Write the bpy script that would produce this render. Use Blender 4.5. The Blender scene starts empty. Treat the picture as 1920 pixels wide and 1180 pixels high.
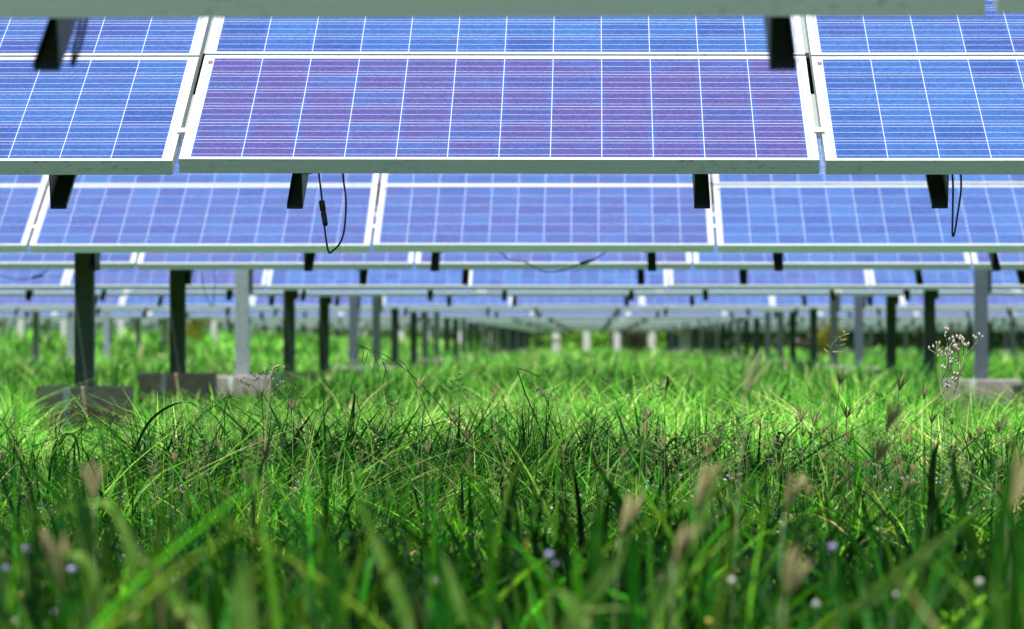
import bpy, math, random
import numpy as np
from mathutils import Vector, Matrix
R = math.radians
sc = bpy.context.scene
col = sc.collection
rng = np.random.default_rng(7)
random.seed(11)

# ------------------------------------------------------------------ camera, sky, sun, exposure
F = 8480.0                 # focal length in pixels of the 1920 px wide photograph
CAMZ = 0.60
cam_d = bpy.data.cameras.new('camera')
cam = bpy.data.objects.new('camera', cam_d); col.objects.link(cam)
cam.location = (0, 0, CAMZ)
cam.rotation_euler = (R(90 + 0.358), 0, R(1.047))
cam_d.sensor_width = 36.0
cam_d.lens = F / 1920 * 36
cam_d.clip_start = 0.2; cam_d.clip_end = 3000
cam_d.dof.use_dof = True
cam_d.dof.focus_distance = 13.9
cam_d.dof.aperture_fstop = 7.0
sc.camera = cam

SUN_EL, SUN_AZ = 72.0, -152.0      # azimuth measured from +Y towards +X
sv = Vector((math.cos(R(SUN_EL)) * math.sin(R(SUN_AZ)), math.cos(R(SUN_EL)) * math.cos(R(SUN_AZ)), math.sin(R(SUN_EL))))
w = bpy.data.worlds.new('World'); sc.world = w; w.use_nodes = True
nt = w.node_tree; bg = nt.nodes['Background']
sky = nt.nodes.new('ShaderNodeTexSky'); sky.sky_type = 'NISHITA'; sky.sun_disc = False
sky.sun_elevation = R(SUN_EL); sky.sun_rotation = R(SUN_AZ)
sky.air_density = 1.0; sky.dust_density = 0.8; sky.ozone_density = 1.0
nt.links.new(sky.outputs[0], bg.inputs[0]); bg.inputs[1].default_value = 0.11
sd = bpy.data.lights.new('sun', 'SUN'); sd.energy = 4.8; sd.angle = R(0.5); sd.color = (1.0, 0.95, 0.87)
so = bpy.data.objects.new('sun', sd); col.objects.link(so)
so.rotation_euler = (-sv).to_track_quat('-Z', 'Y').to_euler()
sc.view_settings.view_transform = 'Standard'; sc.view_settings.look = 'None'
sc.view_settings.exposure = 0.45; sc.view_settings.gamma = 1.0
sc.cycles.use_denoising = True
sc.cycles.max_bounces = 8; sc.cycles.transparent_max_bounces = 8

# ------------------------------------------------------------------ helpers
def px(x, y, d):
    s = F / d
    return Vector(((x - 1115) / s, d, CAMZ + (643 - y) / s))

def tag(o, label=None, cat=None, group=None, kind=None):
    for k, v in (('label', label), ('category', cat), ('group', group), ('kind', kind)):
        if v: o[k] = v
    return o

def empty(name, loc=(0, 0, 0), rot=(0, 0, 0)):
    o = bpy.data.objects.new(name, None); col.objects.link(o)
    o.location = loc; o.rotation_euler = rot; o.empty_display_size = 0.1
    return o

class MB:
    def __init__(s): s.v = []; s.f = []; s.m = []
    def quad_faces(s, b, fs, m=0):
        for f in fs: s.f.append([b + i for i in f]); s.m.append(m)
    def box(s, x0, x1, y0, y1, z0, z1, m=0, M=None):
        b = len(s.v)
        P = [(x0,y0,z0),(x1,y0,z0),(x1,y1,z0),(x0,y1,z0),(x0,y0,z1),(x1,y0,z1),(x1,y1,z1),(x0,y1,z1)]
        if M is not None: P = [tuple(M @ Vector(p)) for p in P]
        s.v += P
        s.quad_faces(b, [(0,3,2,1),(4,5,6,7),(0,1,5,4),(1,2,6,5),(2,3,7,6),(3,0,4,7)], m)
    def tube(s, pts, rad, n=6, m=0, cap=True):
        pts = [Vector(p) for p in pts]
        if not hasattr(rad, '__len__'): rad = [rad] * len(pts)
        b = len(s.v); k = len(pts)
        ref = Vector((0.31, 0.9, 0.2)).normalized()
        for i, p in enumerate(pts):
            t = (pts[min(i + 1, k - 1)] - pts[max(i - 1, 0)])
            if t.length < 1e-9: t = Vector((0, 0, 1))
            t.normalize()
            a = t.cross(ref)
            if a.length < 1e-3: a = t.cross(Vector((1, 0, 0)))
            a.normalize(); c = t.cross(a)
            for j in range(n):
                an = 2 * math.pi * j / n
                s.v.append(tuple(p + (a * math.cos(an) + c * math.sin(an)) * rad[i]))
        for i in range(k - 1):
            for j in range(n):
                j2 = (j + 1) % n
                s.f.append([b + i*n + j, b + i*n + j2, b + (i+1)*n + j2, b + (i+1)*n + j]); s.m.append(m)
        if cap:
            s.f.append([b + j for j in range(n)][::-1]); s.m.append(m)
            s.f.append([b + (k-1)*n + j for j in range(n)]); s.m.append(m)
    def ribbon(s, pts, wid, m=0, side=Vector((1, 0, 0)), fold=0.25):
        pts = [Vector(p) for p in pts]; k = len(pts); b = len(s.v)
        for i, p in enumerate(pts):
            t = pts[min(i + 1, k - 1)] - pts[max(i - 1, 0)]
            t.normalize()
            a = side - t * side.dot(t)
            if a.length < 1e-3: a = Vector((0, 1, 0)) - t * t.y
            a.normalize(); nn = t.cross(a)
            wv = wid[i] if hasattr(wid, '__len__') else wid
            s.v += [tuple(p - a * wv / 2 + nn * wv * fold), tuple(p), tuple(p + a * wv / 2 + nn * wv * fold)]
        for i in range(k - 1):
            q = b + i * 3
            s.f += [[q, q+1, q+4, q+3], [q+1, q+2, q+5, q+4]]; s.m += [m, m]
    def blob(s, c, r, d=Vector((0, 0, 1)), stretch=1.0, m=0, n=5):
        d = Vector(d).normalized(); c = Vector(c)
        pts = [c + d * r * stretch * q for q in (-1, -0.6, 0.1, 0.7, 1)]
        s.tube(pts, [r*0.15, r*0.75, r, r*0.6, r*0.12], n=n, m=m)
    def build(s, name, mats, parent=None, smooth=False):
        me = bpy.data.meshes.new(name)
        me.from_pydata([tuple(p) for p in s.v], [], s.f)
        if not isinstance(mats, (list, tuple)): mats = [mats]
        for mm in mats: me.materials.append(mm)
        me.polygons.foreach_set('material_index', s.m)
        if smooth: me.polygons.foreach_set('use_smooth', [True] * len(s.f))
        me.update()
        o = bpy.data.objects.new(name, me); col.objects.link(o)
        if parent is not None: o.parent = parent
        return o

def smooth_line(pts, n=6):
    pts = [Vector(p) for p in pts]
    if len(pts) < 3: return pts
    out = []
    P = [pts[0] * 2 - pts[1]] + pts + [pts[-1] * 2 - pts[-2]]
    for i in range(1, len(P) - 2):
        p0, p1, p2, p3 = P[i-1], P[i], P[i+1], P[i+2]
        for j in range(n):
            t = j / n
            out.append(0.5 * ((2*p1) + (-p0+p2)*t + (2*p0-5*p1+4*p2-p3)*t*t + (-p0+3*p1-3*p2+p3)*t**3))
    out.append(pts[-1])
    return out

ORD = ['zeroth','first','second','third','fourth','fifth','sixth','seventh','eighth','ninth','tenth','eleventh','twelfth','thirteenth',
       'fourteenth','fifteenth','sixteenth','seventeenth','eighteenth','nineteenth','twentieth','twenty-first','twenty-second',
       'twenty-third','twenty-fourth','twenty-fifth','twenty-sixth','twenty-seventh','twenty-eighth']

# ------------------------------------------------------------------ materials
def new_mat(name):
    m = bpy.data.materials.new(name); m.use_nodes = True
    t = m.node_tree; return m, t, t.nodes['Principled BSDF']

class NG:
    """tiny node-graph writer"""
    def __init__(s, t): s.t = t
    def n(s, typ, **kw):
        nd = s.t.nodes.new(typ)
        for k, v in kw.items(): setattr(nd, k, v)
        return nd
    def link(s, a, b): s.t.links.new(a, b)
    def val(s, sock, v):
        if isinstance(v, (int, float)): sock.default_value = v
        else: s.link(v, sock)
    def math(s, op, a, b=0.0, c=0.0, clamp=False):
        nd = s.n('ShaderNodeMath', operation=op); nd.use_clamp = clamp
        s.val(nd.inputs[0], a); s.val(nd.inputs[1], b)
        if op in ('MULTIPLY_ADD', 'COMPARE', 'SMOOTH_MIN'): s.val(nd.inputs[2], c)
        return nd.outputs[0]
    def mix(s, f, a, b):
        nd = s.n('ShaderNodeMix', data_type='RGBA'); s.val(nd.inputs[0], f)
        for sock, v in ((nd.inputs[6], a), (nd.inputs[7], b)):
            if isinstance(v, tuple): sock.default_value = (*v, 1) if len(v) == 3 else v
            else: s.link(v, sock)
        return nd.outputs[2]
    def ramp(s, f, a, b, v0=0.0, v1=1.0):
        nd = s.n('ShaderNodeMapRange'); s.val(nd.inputs[0], f)
        for i, v in enumerate((a, b, v0, v1)): nd.inputs[i+1].default_value = v
        return nd.outputs[0]
    def noise(s, vec, scale, detail=2.0, rough=0.5):
        nd = s.n('ShaderNodeTexNoise'); nd.inputs['Scale'].default_value = scale
        nd.inputs['Detail'].default_value = detail; nd.inputs['Roughness'].default_value = rough
        if vec is not None: s.link(vec, nd.inputs['Vector'])
        return nd.outputs[0]

PL, PW, FT = 1.956, 0.992, 0.046     # panel length, width, frame thickness
PIT = 0.1575

def cell_material():
    m, t, b = new_mat('solar_cells'); g = NG(t)
    uv = g.n('ShaderNodeUVMap').outputs[0]
    sep = g.n('ShaderNodeSeparateXYZ'); g.link(uv, sep.inputs[0]); U, V = sep.outputs[0], sep.outputs[1]
    oi = g.n('ShaderNodeObjectInfo')
    u0, v0 = (PL - 12*PIT)/2, (PW - 6*PIT)/2
    cu = g.math('DIVIDE', g.math('SUBTRACT', U, u0), PIT); cv = g.math('DIVIDE', g.math('SUBTRACT', V, v0), PIT)
    iu, iv = g.math('FLOOR', cu), g.math('FLOOR', cv)
    fu, fv = g.math('FRACT', cu), g.math('FRACT', cv)
    du = g.math('ABSOLUTE', g.math('SUBTRACT', fu, 0.5)); dv = g.math('ABSOLUTE', g.math('SUBTRACT', fv, 0.5))
    gap = g.math('MAXIMUM', g.math('GREATER_THAN', du, 0.5 - 0.0080), g.math('GREATER_THAN', dv, 0.5 - 0.0110))
    o1 = g.math('MAXIMUM', g.math('LESS_THAN', cu, 0.0), g.math('GREATER_THAN', cu, 12.0))
    o2 = g.math('MAXIMUM', g.math('LESS_THAN', cv, 0.0), g.math('GREATER_THAN', cv, 6.0))
    outside = g.math('MAXIMUM', o1, o2)
    white = g.math('MAXIMUM', gap, outside)
    # three bus bars per cell, along the long side
    b1 = g.math('LESS_THAN', g.math('ABSOLUTE', g.math('SUBTRACT', fv, 0.5)), 0.0090)
    b2 = g.math('LESS_THAN', g.math('ABSOLUTE', g.math('SUBTRACT', dv, 0.335)), 0.0090)
    bus = g.math('MAXIMUM', b1, b2)
    cmb = g.n('ShaderNodeCombineXYZ'); g.link(iu, cmb.inputs[0]); g.link(iv, cmb.inputs[1]); g.link(g.math('MULTIPLY', oi.outputs['Random'], 97.0), cmb.inputs[2])
    wn = g.n('ShaderNodeTexWhiteNoise', noise_dimensions='3D'); g.link(cmb.outputs[0], wn.inputs[0])
    cellr = wn.outputs[0]
    wsep = g.n('ShaderNodeSeparateColor'); g.link(wn.outputs[1], wsep.inputs[0])
    # vector for textures inside a panel, shifted by panel
    off = g.n('ShaderNodeVectorMath', operation='ADD'); g.link(uv, off.inputs[0])
    cc = g.n('ShaderNodeCombineXYZ'); g.link(g.math('MULTIPLY', oi.outputs['Random'], 31.0), cc.inputs[0]); g.link(g.math('MULTIPLY', cellr, 9.0), cc.inputs[1])
    g.link(cc.outputs[0], off.inputs[1]); vec = off.outputs[0]
    vor = g.n('ShaderNodeTexVoronoi'); vor.inputs['Scale'].default_value = 130.0; g.link(vec, vor.inputs['Vector'])
    vs = g.n('ShaderNodeSeparateColor'); g.link(vor.outputs['Color'], vs.inputs[0])
    busn = g.ramp(g.noise(vec, 90.0, 3.0, 0.7), 0.32, 0.58, 0.45, 1.0)
    big = g.noise(vec, 5.0, 2.0)
    csep = g.n('ShaderNodeSeparateColor'); g.link(oi.outputs['Color'], csep.inputs[0])
    purple = g.math('MULTIPLY', csep.outputs[0], g.ramp(g.math('ADD', g.math('MULTIPLY', big, 1.2), g.math('MULTIPLY', cellr, 0.55)), 0.55, 1.15), clamp=True)
    purple = g.math('ADD', purple, g.math('MULTIPLY', csep.outputs[0], 0.45), clamp=True)
    blue = g.mix(wsep.outputs[1], (0.032, 0.080, 0.275), (0.046, 0.132, 0.36))
    base = g.mix(purple, blue, (0.076, 0.070, 0.235))
    edge = g.math('MULTIPLY', g.ramp(g.math('MAXIMUM', du, g.math('MULTIPLY', dv, 0.93)), 0.38, 0.49), g.math('MULTIPLY', wsep.outputs[2], 0.75))
    base = g.mix(edge, base, (0.035, 0.120, 0.42))
    fl = g.ramp(vs.outputs[0], 0.0, 1.0, 0.80, 1.20)
    hs = g.n('ShaderNodeHueSaturation'); g.link(base, hs.inputs['Color']); g.link(fl, hs.inputs['Value']); base = hs.outputs[0]
    base = g.mix(g.math('MULTIPLY', bus, busn), base, (0.60, 0.56, 0.68))
    # faint grey lettering strip on the white margins, small brown tab at the upper left corner
    a1 = g.math('LESS_THAN', g.math('ABSOLUTE', g.math('SUBTRACT', U, 0.0245)), 0.0035)
    a2 = g.math('LESS_THAN', g.math('ABSOLUTE', g.math('SUBTRACT', U, PL - 0.0245)), 0.0035)
    ns = g.noise(uv, 260.0, 2.0)
    dash = g.math('GREATER_THAN', g.math('SINE', g.math('MULTIPLY', V, 33.0)), -0.72)
    strip = g.math('MULTIPLY', g.math('MULTIPLY', g.math('MAXIMUM', a1, a2), dash), g.ramp(ns, 0.35, 0.6, 0.35, 1.0))
    wcol = g.mix(strip, (0.56, 0.58, 0.575), (0.33, 0.37, 0.39))
    tb = g.math('MULTIPLY', g.math('LESS_THAN', g.math('ABSOLUTE', g.math('SUBTRACT', U, 0.0235)), 0.0075), g.math('LESS_THAN', g.math('ABSOLUTE', g.math('SUBTRACT', V, 0.925)), 0.016))
    wcol = g.mix(tb, wcol, (0.23, 0.15, 0.14))
    colr = g.mix(white, base, wcol)
    g.link(colr, b.inputs['Base Color'])
    b.inputs['Roughness'].default_value = 0.42
    b.inputs['Specular IOR Level'].default_value = 0.12
    b.inputs['Coat Weight'].default_value = 0.10; b.inputs['Coat Roughness'].default_value = 0.12; b.inputs['Coat IOR'].default_value = 1.33
    return m

def frame_material():
    m, t, b = new_mat('anodised_frame'); g = NG(t)
    tc = g.n('ShaderNodeTexCoord').outputs['Object']; sp = g.n('ShaderNodeSeparateXYZ'); g.link(tc, sp.inputs[0])
    st = g.n('ShaderNodeMapping'); st.inputs['Scale'].default_value = (4, 40, 420); g.link(tc, st.inputs[0])
    n1 = g.noise(st.outputs[0], 1.0, 3.0, 0.6)
    st2 = g.n('ShaderNodeMapping'); st2.inputs['Scale'].default_value = (34, 20, 90); g.link(tc, st2.inputs[0])
    n2 = g.noise(st2.outputs[0], 1.0, 5.0, 0.75)
    oi = g.n('ShaderNodeObjectInfo')
    big = g.noise(tc, 2.3, 2.0)
    dirt = g.math('MULTIPLY', g.ramp(n2, 0.54, 0.70), g.ramp(g.math('ADD', big, g.math('MULTIPLY', g.math('ABSOLUTE', g.math('SUBTRACT', sp.outputs[0], PL/2)), 0.28)), 0.58, 0.80), clamp=True)
    groove = g.math('LESS_THAN', g.math('FRACT', g.math('MULTIPLY', sp.outputs[2], 240.0)), 0.22)
    c = g.mix(g.ramp(n1, 0.3, 0.7), (0.70, 0.74, 0.73), (0.82, 0.84, 0.83))
    c = g.mix(g.math('MULTIPLY', groove, 0.28), c, (0.22, 0.27, 0.24))
    c = g.mix(dirt, c, (0.05, 0.055, 0.04))
    g.link(c, b.inputs['Base Color']); b.inputs['Metallic'].default_value = 0.1; b.inputs['Roughness'].default_value = 0.55
    return m

def steel_material(name='galvanised_steel', ca=(0.24, 0.28, 0.31), cb=(0.42, 0.46, 0.49)):
    m, t, b = new_mat(name); g = NG(t)
    tc = g.n('ShaderNodeTexCoord').outputs['Object']
    vor = g.n('ShaderNodeTexVoronoi'); vor.inputs['Scale'].default_value = 60; g.link(tc, vor.inputs['Vector'])
    vs = g.n('ShaderNodeSeparateColor'); g.link(vor.outputs['Color'], vs.inputs[0])
    n = g.noise(tc, 6.0, 4.0, 0.6)
    c = g.mix(g.math('MULTIPLY', g.math('ADD', vs.outputs[0], n), 0.5), ca, cb)
    g.link(c, b.inputs['Base Color']); b.inputs['Metallic'].default_value = 0.3; b.inputs['Roughness'].default_value = 0.5
    return m

def concrete_material(name, a, bcol, low):
    m, t, b = new_mat(name); g = NG(t)
    tc = g.n('ShaderNodeTexCoord').outputs['Object']; sp = g.n('ShaderNodeSeparateXYZ'); g.link(tc, sp.inputs[0])
    n = g.noise(tc, 9.0, 6.0, 0.65); n2 = g.noise(tc, 45.0, 4.0, 0.6)
    c = g.mix(g.ramp(g.math('MULTIPLY_ADD', n2, 0.3, g.math('MULTIPLY', n, 0.8)), 0.35, 0.75), a, bcol)
    f = g.ramp(g.math('MULTIPLY_ADD', n, 0.18, sp.outputs[2]), 0.27, 0.35, 0.75, 0.0)
    c = g.mix(f, c, low)
    g.link(c, b.inputs['Base Color']); b.inputs['Roughness'].default_value = 0.9
    bp = g.n('ShaderNodeBump'); bp.inputs['Strength'].default_value = 0.5; bp.inputs['Distance'].default_value = 0.01
    g.link(n2, bp.inputs['Height']); g.link(bp.outputs[0], b.inputs['Normal'])
    return m

def plant_material(name, trans=0.42, rough=0.5, gain=1.0, tgain=1.0, spec=0.15, fixed=None):
    m, t, b = new_mat(name); g = NG(t)
    if fixed is None:
        c = g.n('ShaderNodeVertexColor', layer_name='col').outputs[0]
    else:
        nz = g.noise(g.n('ShaderNodeTexCoord').outputs['Object'], 30.0, 3.0)
        c = g.mix(g.ramp(nz, 0.35, 0.65), fixed[0], fixed[1])
    hs = g.n('ShaderNodeHueSaturation'); g.link(c, hs.inputs['Color']); hs.inputs['Value'].default_value = gain
    g.link(hs.outputs[0], b.inputs['Base Color']); b.inputs['Roughness'].default_value = rough; b.inputs['Specular IOR Level'].default_value = spec
    h2 = g.n('ShaderNodeHueSaturation'); g.link(c, h2.inputs['Color']); h2.inputs['Value'].default_value = tgain; h2.inputs['Hue'].default_value = 0.485
    tr = g.n('ShaderNodeBsdfTranslucent'); g.link(h2.outputs[0], tr.inputs[0])
    mx = g.n('ShaderNodeMixShader'); mx.inputs[0].default_value = trans
    g.link(b.outputs[0], mx.inputs[1]); g.link(tr.outputs[0], mx.inputs[2])
    g.link(mx.outputs[0], t.nodes['Material Output'].inputs[0])
    return m

def plain(name, c, rough=0.6, metal=0.0, var=0.25, scale=20):
    m, t, b = new_mat(name); g = NG(t)
    n = g.noise(g.n('ShaderNodeTexCoord').outputs['Object'], scale, 4.0, 0.6)
    g.link(g.mix(g.ramp(n, 0.3, 0.7), tuple(x*(1-var) for x in c), tuple(min(1, x*(1+var)) for x in c)), b.inputs['Base Color'])
    b.inputs['Roughness'].default_value = rough; b.inputs['Metallic'].default_value = metal
    return m

def ground_material():
    m, t, b = new_mat('soil_and_thatch'); g = NG(t)
    tc = g.n('ShaderNodeTexCoord').outputs['Object']
    n = g.noise(tc, 0.35, 5.0, 0.6); n2 = g.noise(tc, 7.0, 5.0, 0.7)
    c = g.mix(g.ramp(n2, 0.35, 0.65), (0.035, 0.075, 0.012), (0.09, 0.17, 0.03))
    c = g.mix(g.math('MULTIPLY', g.ramp(n, 0.45, 0.7), 0.5), c, (0.13, 0.20, 0.04))
    g.link(c, b.inputs['Base Color']); b.inputs['Roughness'].default_value = 1.0; b.inputs['Specular IOR Level'].default_value = 0.1
    return m

M_CELL, M_FRAME, M_STEEL = cell_material(), frame_material(), steel_material()
M_DSTEEL = steel_material('shade_toned_steel', (0.030, 0.055, 0.042), (0.07, 0.105, 0.09)); M_RAFT = steel_material('shade_toned_rafter_steel', (0.025, 0.03, 0.03), (0.06, 0.07, 0.07))  # post and rafter steel darkened to carry the shade under the panels
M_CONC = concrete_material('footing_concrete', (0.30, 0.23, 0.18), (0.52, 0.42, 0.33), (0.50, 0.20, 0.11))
M_CONC2 = concrete_material('grey_concrete', (0.26, 0.24, 0.22), (0.42, 0.39, 0.36), (0.30, 0.24, 0.19))  # greyer, less red concrete than the other footings
M_PALE = concrete_material('pale_concrete', (0.66, 0.66, 0.63), (0.82, 0.81, 0.78), (0.4, 0.36, 0.3))
M_BACK = plain('backsheet', (0.55, 0.55, 0.55), 0.7)
M_PLAST = plain('black_plastic', (0.012, 0.012, 0.012), 0.35, var=0.3)
M_GRASS = plant_material('grass_blades', 0.45, 0.42, 1.1, 1.9, 0.10)
M_LEAF = plant_material('small_leaves', 0.45, 0.45, 0.8, 1.5, 0.2)
M_DRY = plant_material('dry_seed_heads', 0.35, 0.7, 1.0, 1.1, 0.15)
M_CROWN = plant_material('tree_leaves', 0.30, 0.5, 1.0, 1.2)
M_DARKBLADE = plant_material('dark_blade', 0.22, 0.35, fixed=((0.010, 0.055, 0.008), (0.020, 0.09, 0.010)))  # near-black green puts silhouette shade into the blade colour
M_MIDBLADE = plant_material('green_blade', 0.45, 0.4, fixed=((0.020, 0.12, 0.008), (0.04, 0.20, 0.010)))
M_PALEBLADE = plant_material('straw_green_blade', 0.42, 0.45, fixed=((0.13, 0.33, 0.03), (0.26, 0.42, 0.09)))
M_STRAW = plant_material('straw', 0.35, 0.6, fixed=((0.42, 0.40, 0.20), (0.60, 0.56, 0.33)))
M_SPIKE = plant_material('brown_spikelets', 0.30, 0.7, fixed=((0.27, 0.20, 0.12), (0.46, 0.36, 0.23)))
M_SPIKELT = plant_material('tan_spikelets', 0.40, 0.7, fixed=((0.44, 0.39, 0.17), (0.62, 0.54, 0.29)))
M_SEEDGRN = plant_material('pale_spikelets', 0.45, 0.6, fixed=((0.34, 0.46, 0.16), (0.60, 0.66, 0.34)))
M_STEM = plant_material('weed_stem', 0.25, 0.5, fixed=((0.26, 0.36, 0.14), (0.42, 0.48, 0.24)))
M_BUDW = plant_material('white_buds', 0.4, 0.6, fixed=((0.70, 0.66, 0.60), (0.85, 0.82, 0.74)))
M_BUDT = plant_material('brown_bud_tips', 0.1, 0.6, fixed=((0.30, 0.12, 0.10), (0.45, 0.26, 0.18)))
M_LILAC = plant_material('lilac_petals', 0.3, 0.6, fixed=((0.46, 0.40, 0.72), (0.66, 0.62, 0.85)))
M_YEL = plant_material('yellow_florets', 0.2, 0.6, fixed=((0.62, 0.50, 0.08), (0.75, 0.62, 0.2)))
M_BARK = plain('bark', (0.16, 0.12, 0.08), 0.9)

# ------------------------------------------------------------------ terrain
def sstep(a, b, x):
    t = np.clip((x - a) / (b - a), 0, 1); return t * t * (3 - 2 * t)
def gz(X, Y):
    X = np.asarray(X, float); Y = np.asarray(Y, float)
    z = 0.018*np.sin(X*1.7 + Y*0.6) + 0.015*np.sin(Y*1.1 - X*0.8 + 2) + 0.02*np.sin(Y*0.31 + X*0.23)
    z = z + 0.62 * sstep(72, 112, Y) * sstep(1.5, 11.0, -X)
    return z
def build_ground():
    ys = np.concatenate([np.linspace(-12, 40, 105), np.linspace(41, 130, 60), np.linspace(135, 420, 40), [600, 1000, 1800, 2600]])
    xs = np.concatenate([[-1500, -600, -250, -120], np.linspace(-70, -13, 24), np.linspace(-12, 12, 61), np.linspace(13, 70, 24), [120, 250, 600, 1500]])
    XX, YY = np.meshgrid(xs, ys); ZZ = gz(XX, YY)
    v = np.stack([XX, YY, ZZ], -1).reshape(-1, 3); nx = len(xs); ny = len(ys)
    f = [[j*nx+i, j*nx+i+1, (j+1)*nx+i+1, (j+1)*nx+i] for j in range(ny-1) for i in range(nx-1)]
    me = bpy.data.meshes.new('ground'); me.from_pydata(v.tolist(), [], f); me.materials.append(ground_material())
    me.polygons.foreach_set('use_smooth', [True]*len(f))
    o = bpy.data.objects.new('ground', me); col.objects.link(o); o['kind'] = 'structure'
build_ground()

# ------------------------------------------------------------------ solar panels
TILT = R(22.2); CT, ST = math.cos(TILT), math.sin(TILT)
PITCHX = 1.976
def frame_into(mb, M=None, m=0):
    r = 0.013
    mb.box(0, PL, 0, r, -FT, 0, m, M); mb.box(0, PL, PW - r, PW, -FT, 0, m, M)
    mb.box(0, r, r, PW - r, -FT, 0, m, M); mb.box(PL - r, PL, r, PW - r, -FT, 0, m, M)
    # inner bottom flange and centre lip that the real section has
    mb.box(r, PL - r, r, r + 0.02, -FT, -FT + 0.002, m, M); mb.box(r, PL - r, PW - r - 0.02, PW - r, -FT, -FT + 0.002, m, M)

def sheet_mesh(mats, items, name):
    """glass + backsheet for a list of 4x4 matrices; UV in metres"""
    r = 0.013; v = []; f = []; mi = []; uvs = []
    Q = [(r, r), (PL - r, r), (PL - r, PW - r), (r, PW - r)]
    for M in items:
        b = len(v)
        for z in (-0.0015, -0.0065):
            for (x, y) in Q: v.append(tuple(M @ Vector((x, y, z))))
        f.append([b, b+1, b+2, b+3]); mi.append(0); uvs += Q
        f.append([b+7, b+6, b+5, b+4]); mi.append(1); uvs += Q[::-1]
    me = bpy.data.meshes.new(name); me.from_pydata(v, [], f)
    for mm in mats: me.materials.append(mm)
    me.polygons.foreach_set('material_index', mi)
    ul = me.uv_layers.new(name='UVMap'); ul.data.foreach_set('uv', np.array(uvs, np.float32).ravel())
    return me
I4 = Matrix.Identity(4)
_mb = MB(); frame_into(_mb); _fr = _mb.build('frame', M_FRAME); FRAME_ME = _fr.data; bpy.data.objects.remove(_fr)
bv_me = sheet_mesh([M_CELL, M_BACK], [I4], 'cell_sheet')

def join_panel_mesh(mats4, name):
    """frame + cells of many panels in one mesh"""
    me1 = sheet_mesh([M_CELL, M_BACK, M_FRAME], mats4, name)
    nv = len(me1.vertices); v = [tuple(q.co) for q in me1.vertices]; f = [list(p.vertices) for p in me1.polygons]; mi = [p.material_index for p in me1.polygons]
    uv = [tuple(d.uv) for d in me1.uv_layers[0].data]
    mb = MB()
    for M in mats4: frame_into(mb, M, 2)
    v += mb.v; f += [[i + nv for i in q] for q in mb.f]; mi += mb.m; uv += [(0, 0)] * sum(len(q) for q in mb.f)
    bpy.data.meshes.remove(me1)
    me = bpy.data.meshes.new(name); me.from_pydata(v, [], f)
    for mm in (M_CELL, M_BACK, M_FRAME): me.materials.append(mm)
    me.polygons.foreach_set('material_index', mi)
    ul = me.uv_layers.new(name='UVMap'); ul.data.foreach_set('uv', np.array(uv, np.float32).ravel())
    return me
FAR_PANEL_ME = join_panel_mesh([I4], 'solar_panel')

ROWD = {0: 7.71, 1: 13.8, 3: 25.93, 4: 32.05, 6: 44.3, 7: 50.2, 10: 68.5, 11: 75.8}
for n in (14, 15, 17, 18, 20, 21, 23, 24, 26, 27, 29, 30, 32, 33): ROWD[n] = 7.71 + 6.1 * n
present = sorted(ROWD)
def row_d(n): return ROWD.get(n, 7.71 + 6.1 * n)
def row_z(n): return {0: 1.202, 1: 1.160}.get(n, 1.160)
def gapx(n): return {0: 0.676, 6: 0.726, 7: 0.722, 10: 0.72}.get(n, 0.695)

def panel_matrix(n, k, tier, jit=True):
    """lower left corner of panel k (panel right of the gap gapx + k*pitch) in row n"""
    x = gapx(n) + k * PITCHX + (PITCHX - PL) / 2
    s = tier * (PW + 0.020)
    dz = 0.0; roll = 0.0; dx = 0.0
    if n == 1:
        dz = {-2: -0.002, -1: 0.002, 0: -0.004}.get(k, 0); roll = {-2: 0.04, -1: 0.14, 0: 0.03}.get(k, 0)
    elif jit:
        rr = random.Random(n * 977 + k * 31 + tier); dz = rr.uniform(-0.004, 0.004); roll = rr.uniform(-0.08, 0.08)
    loc = Vector((x + dx, row_d(n) + s * CT, row_z(n) + s * ST + dz))
    return loc, (TILT, R(roll), 0)

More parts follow.
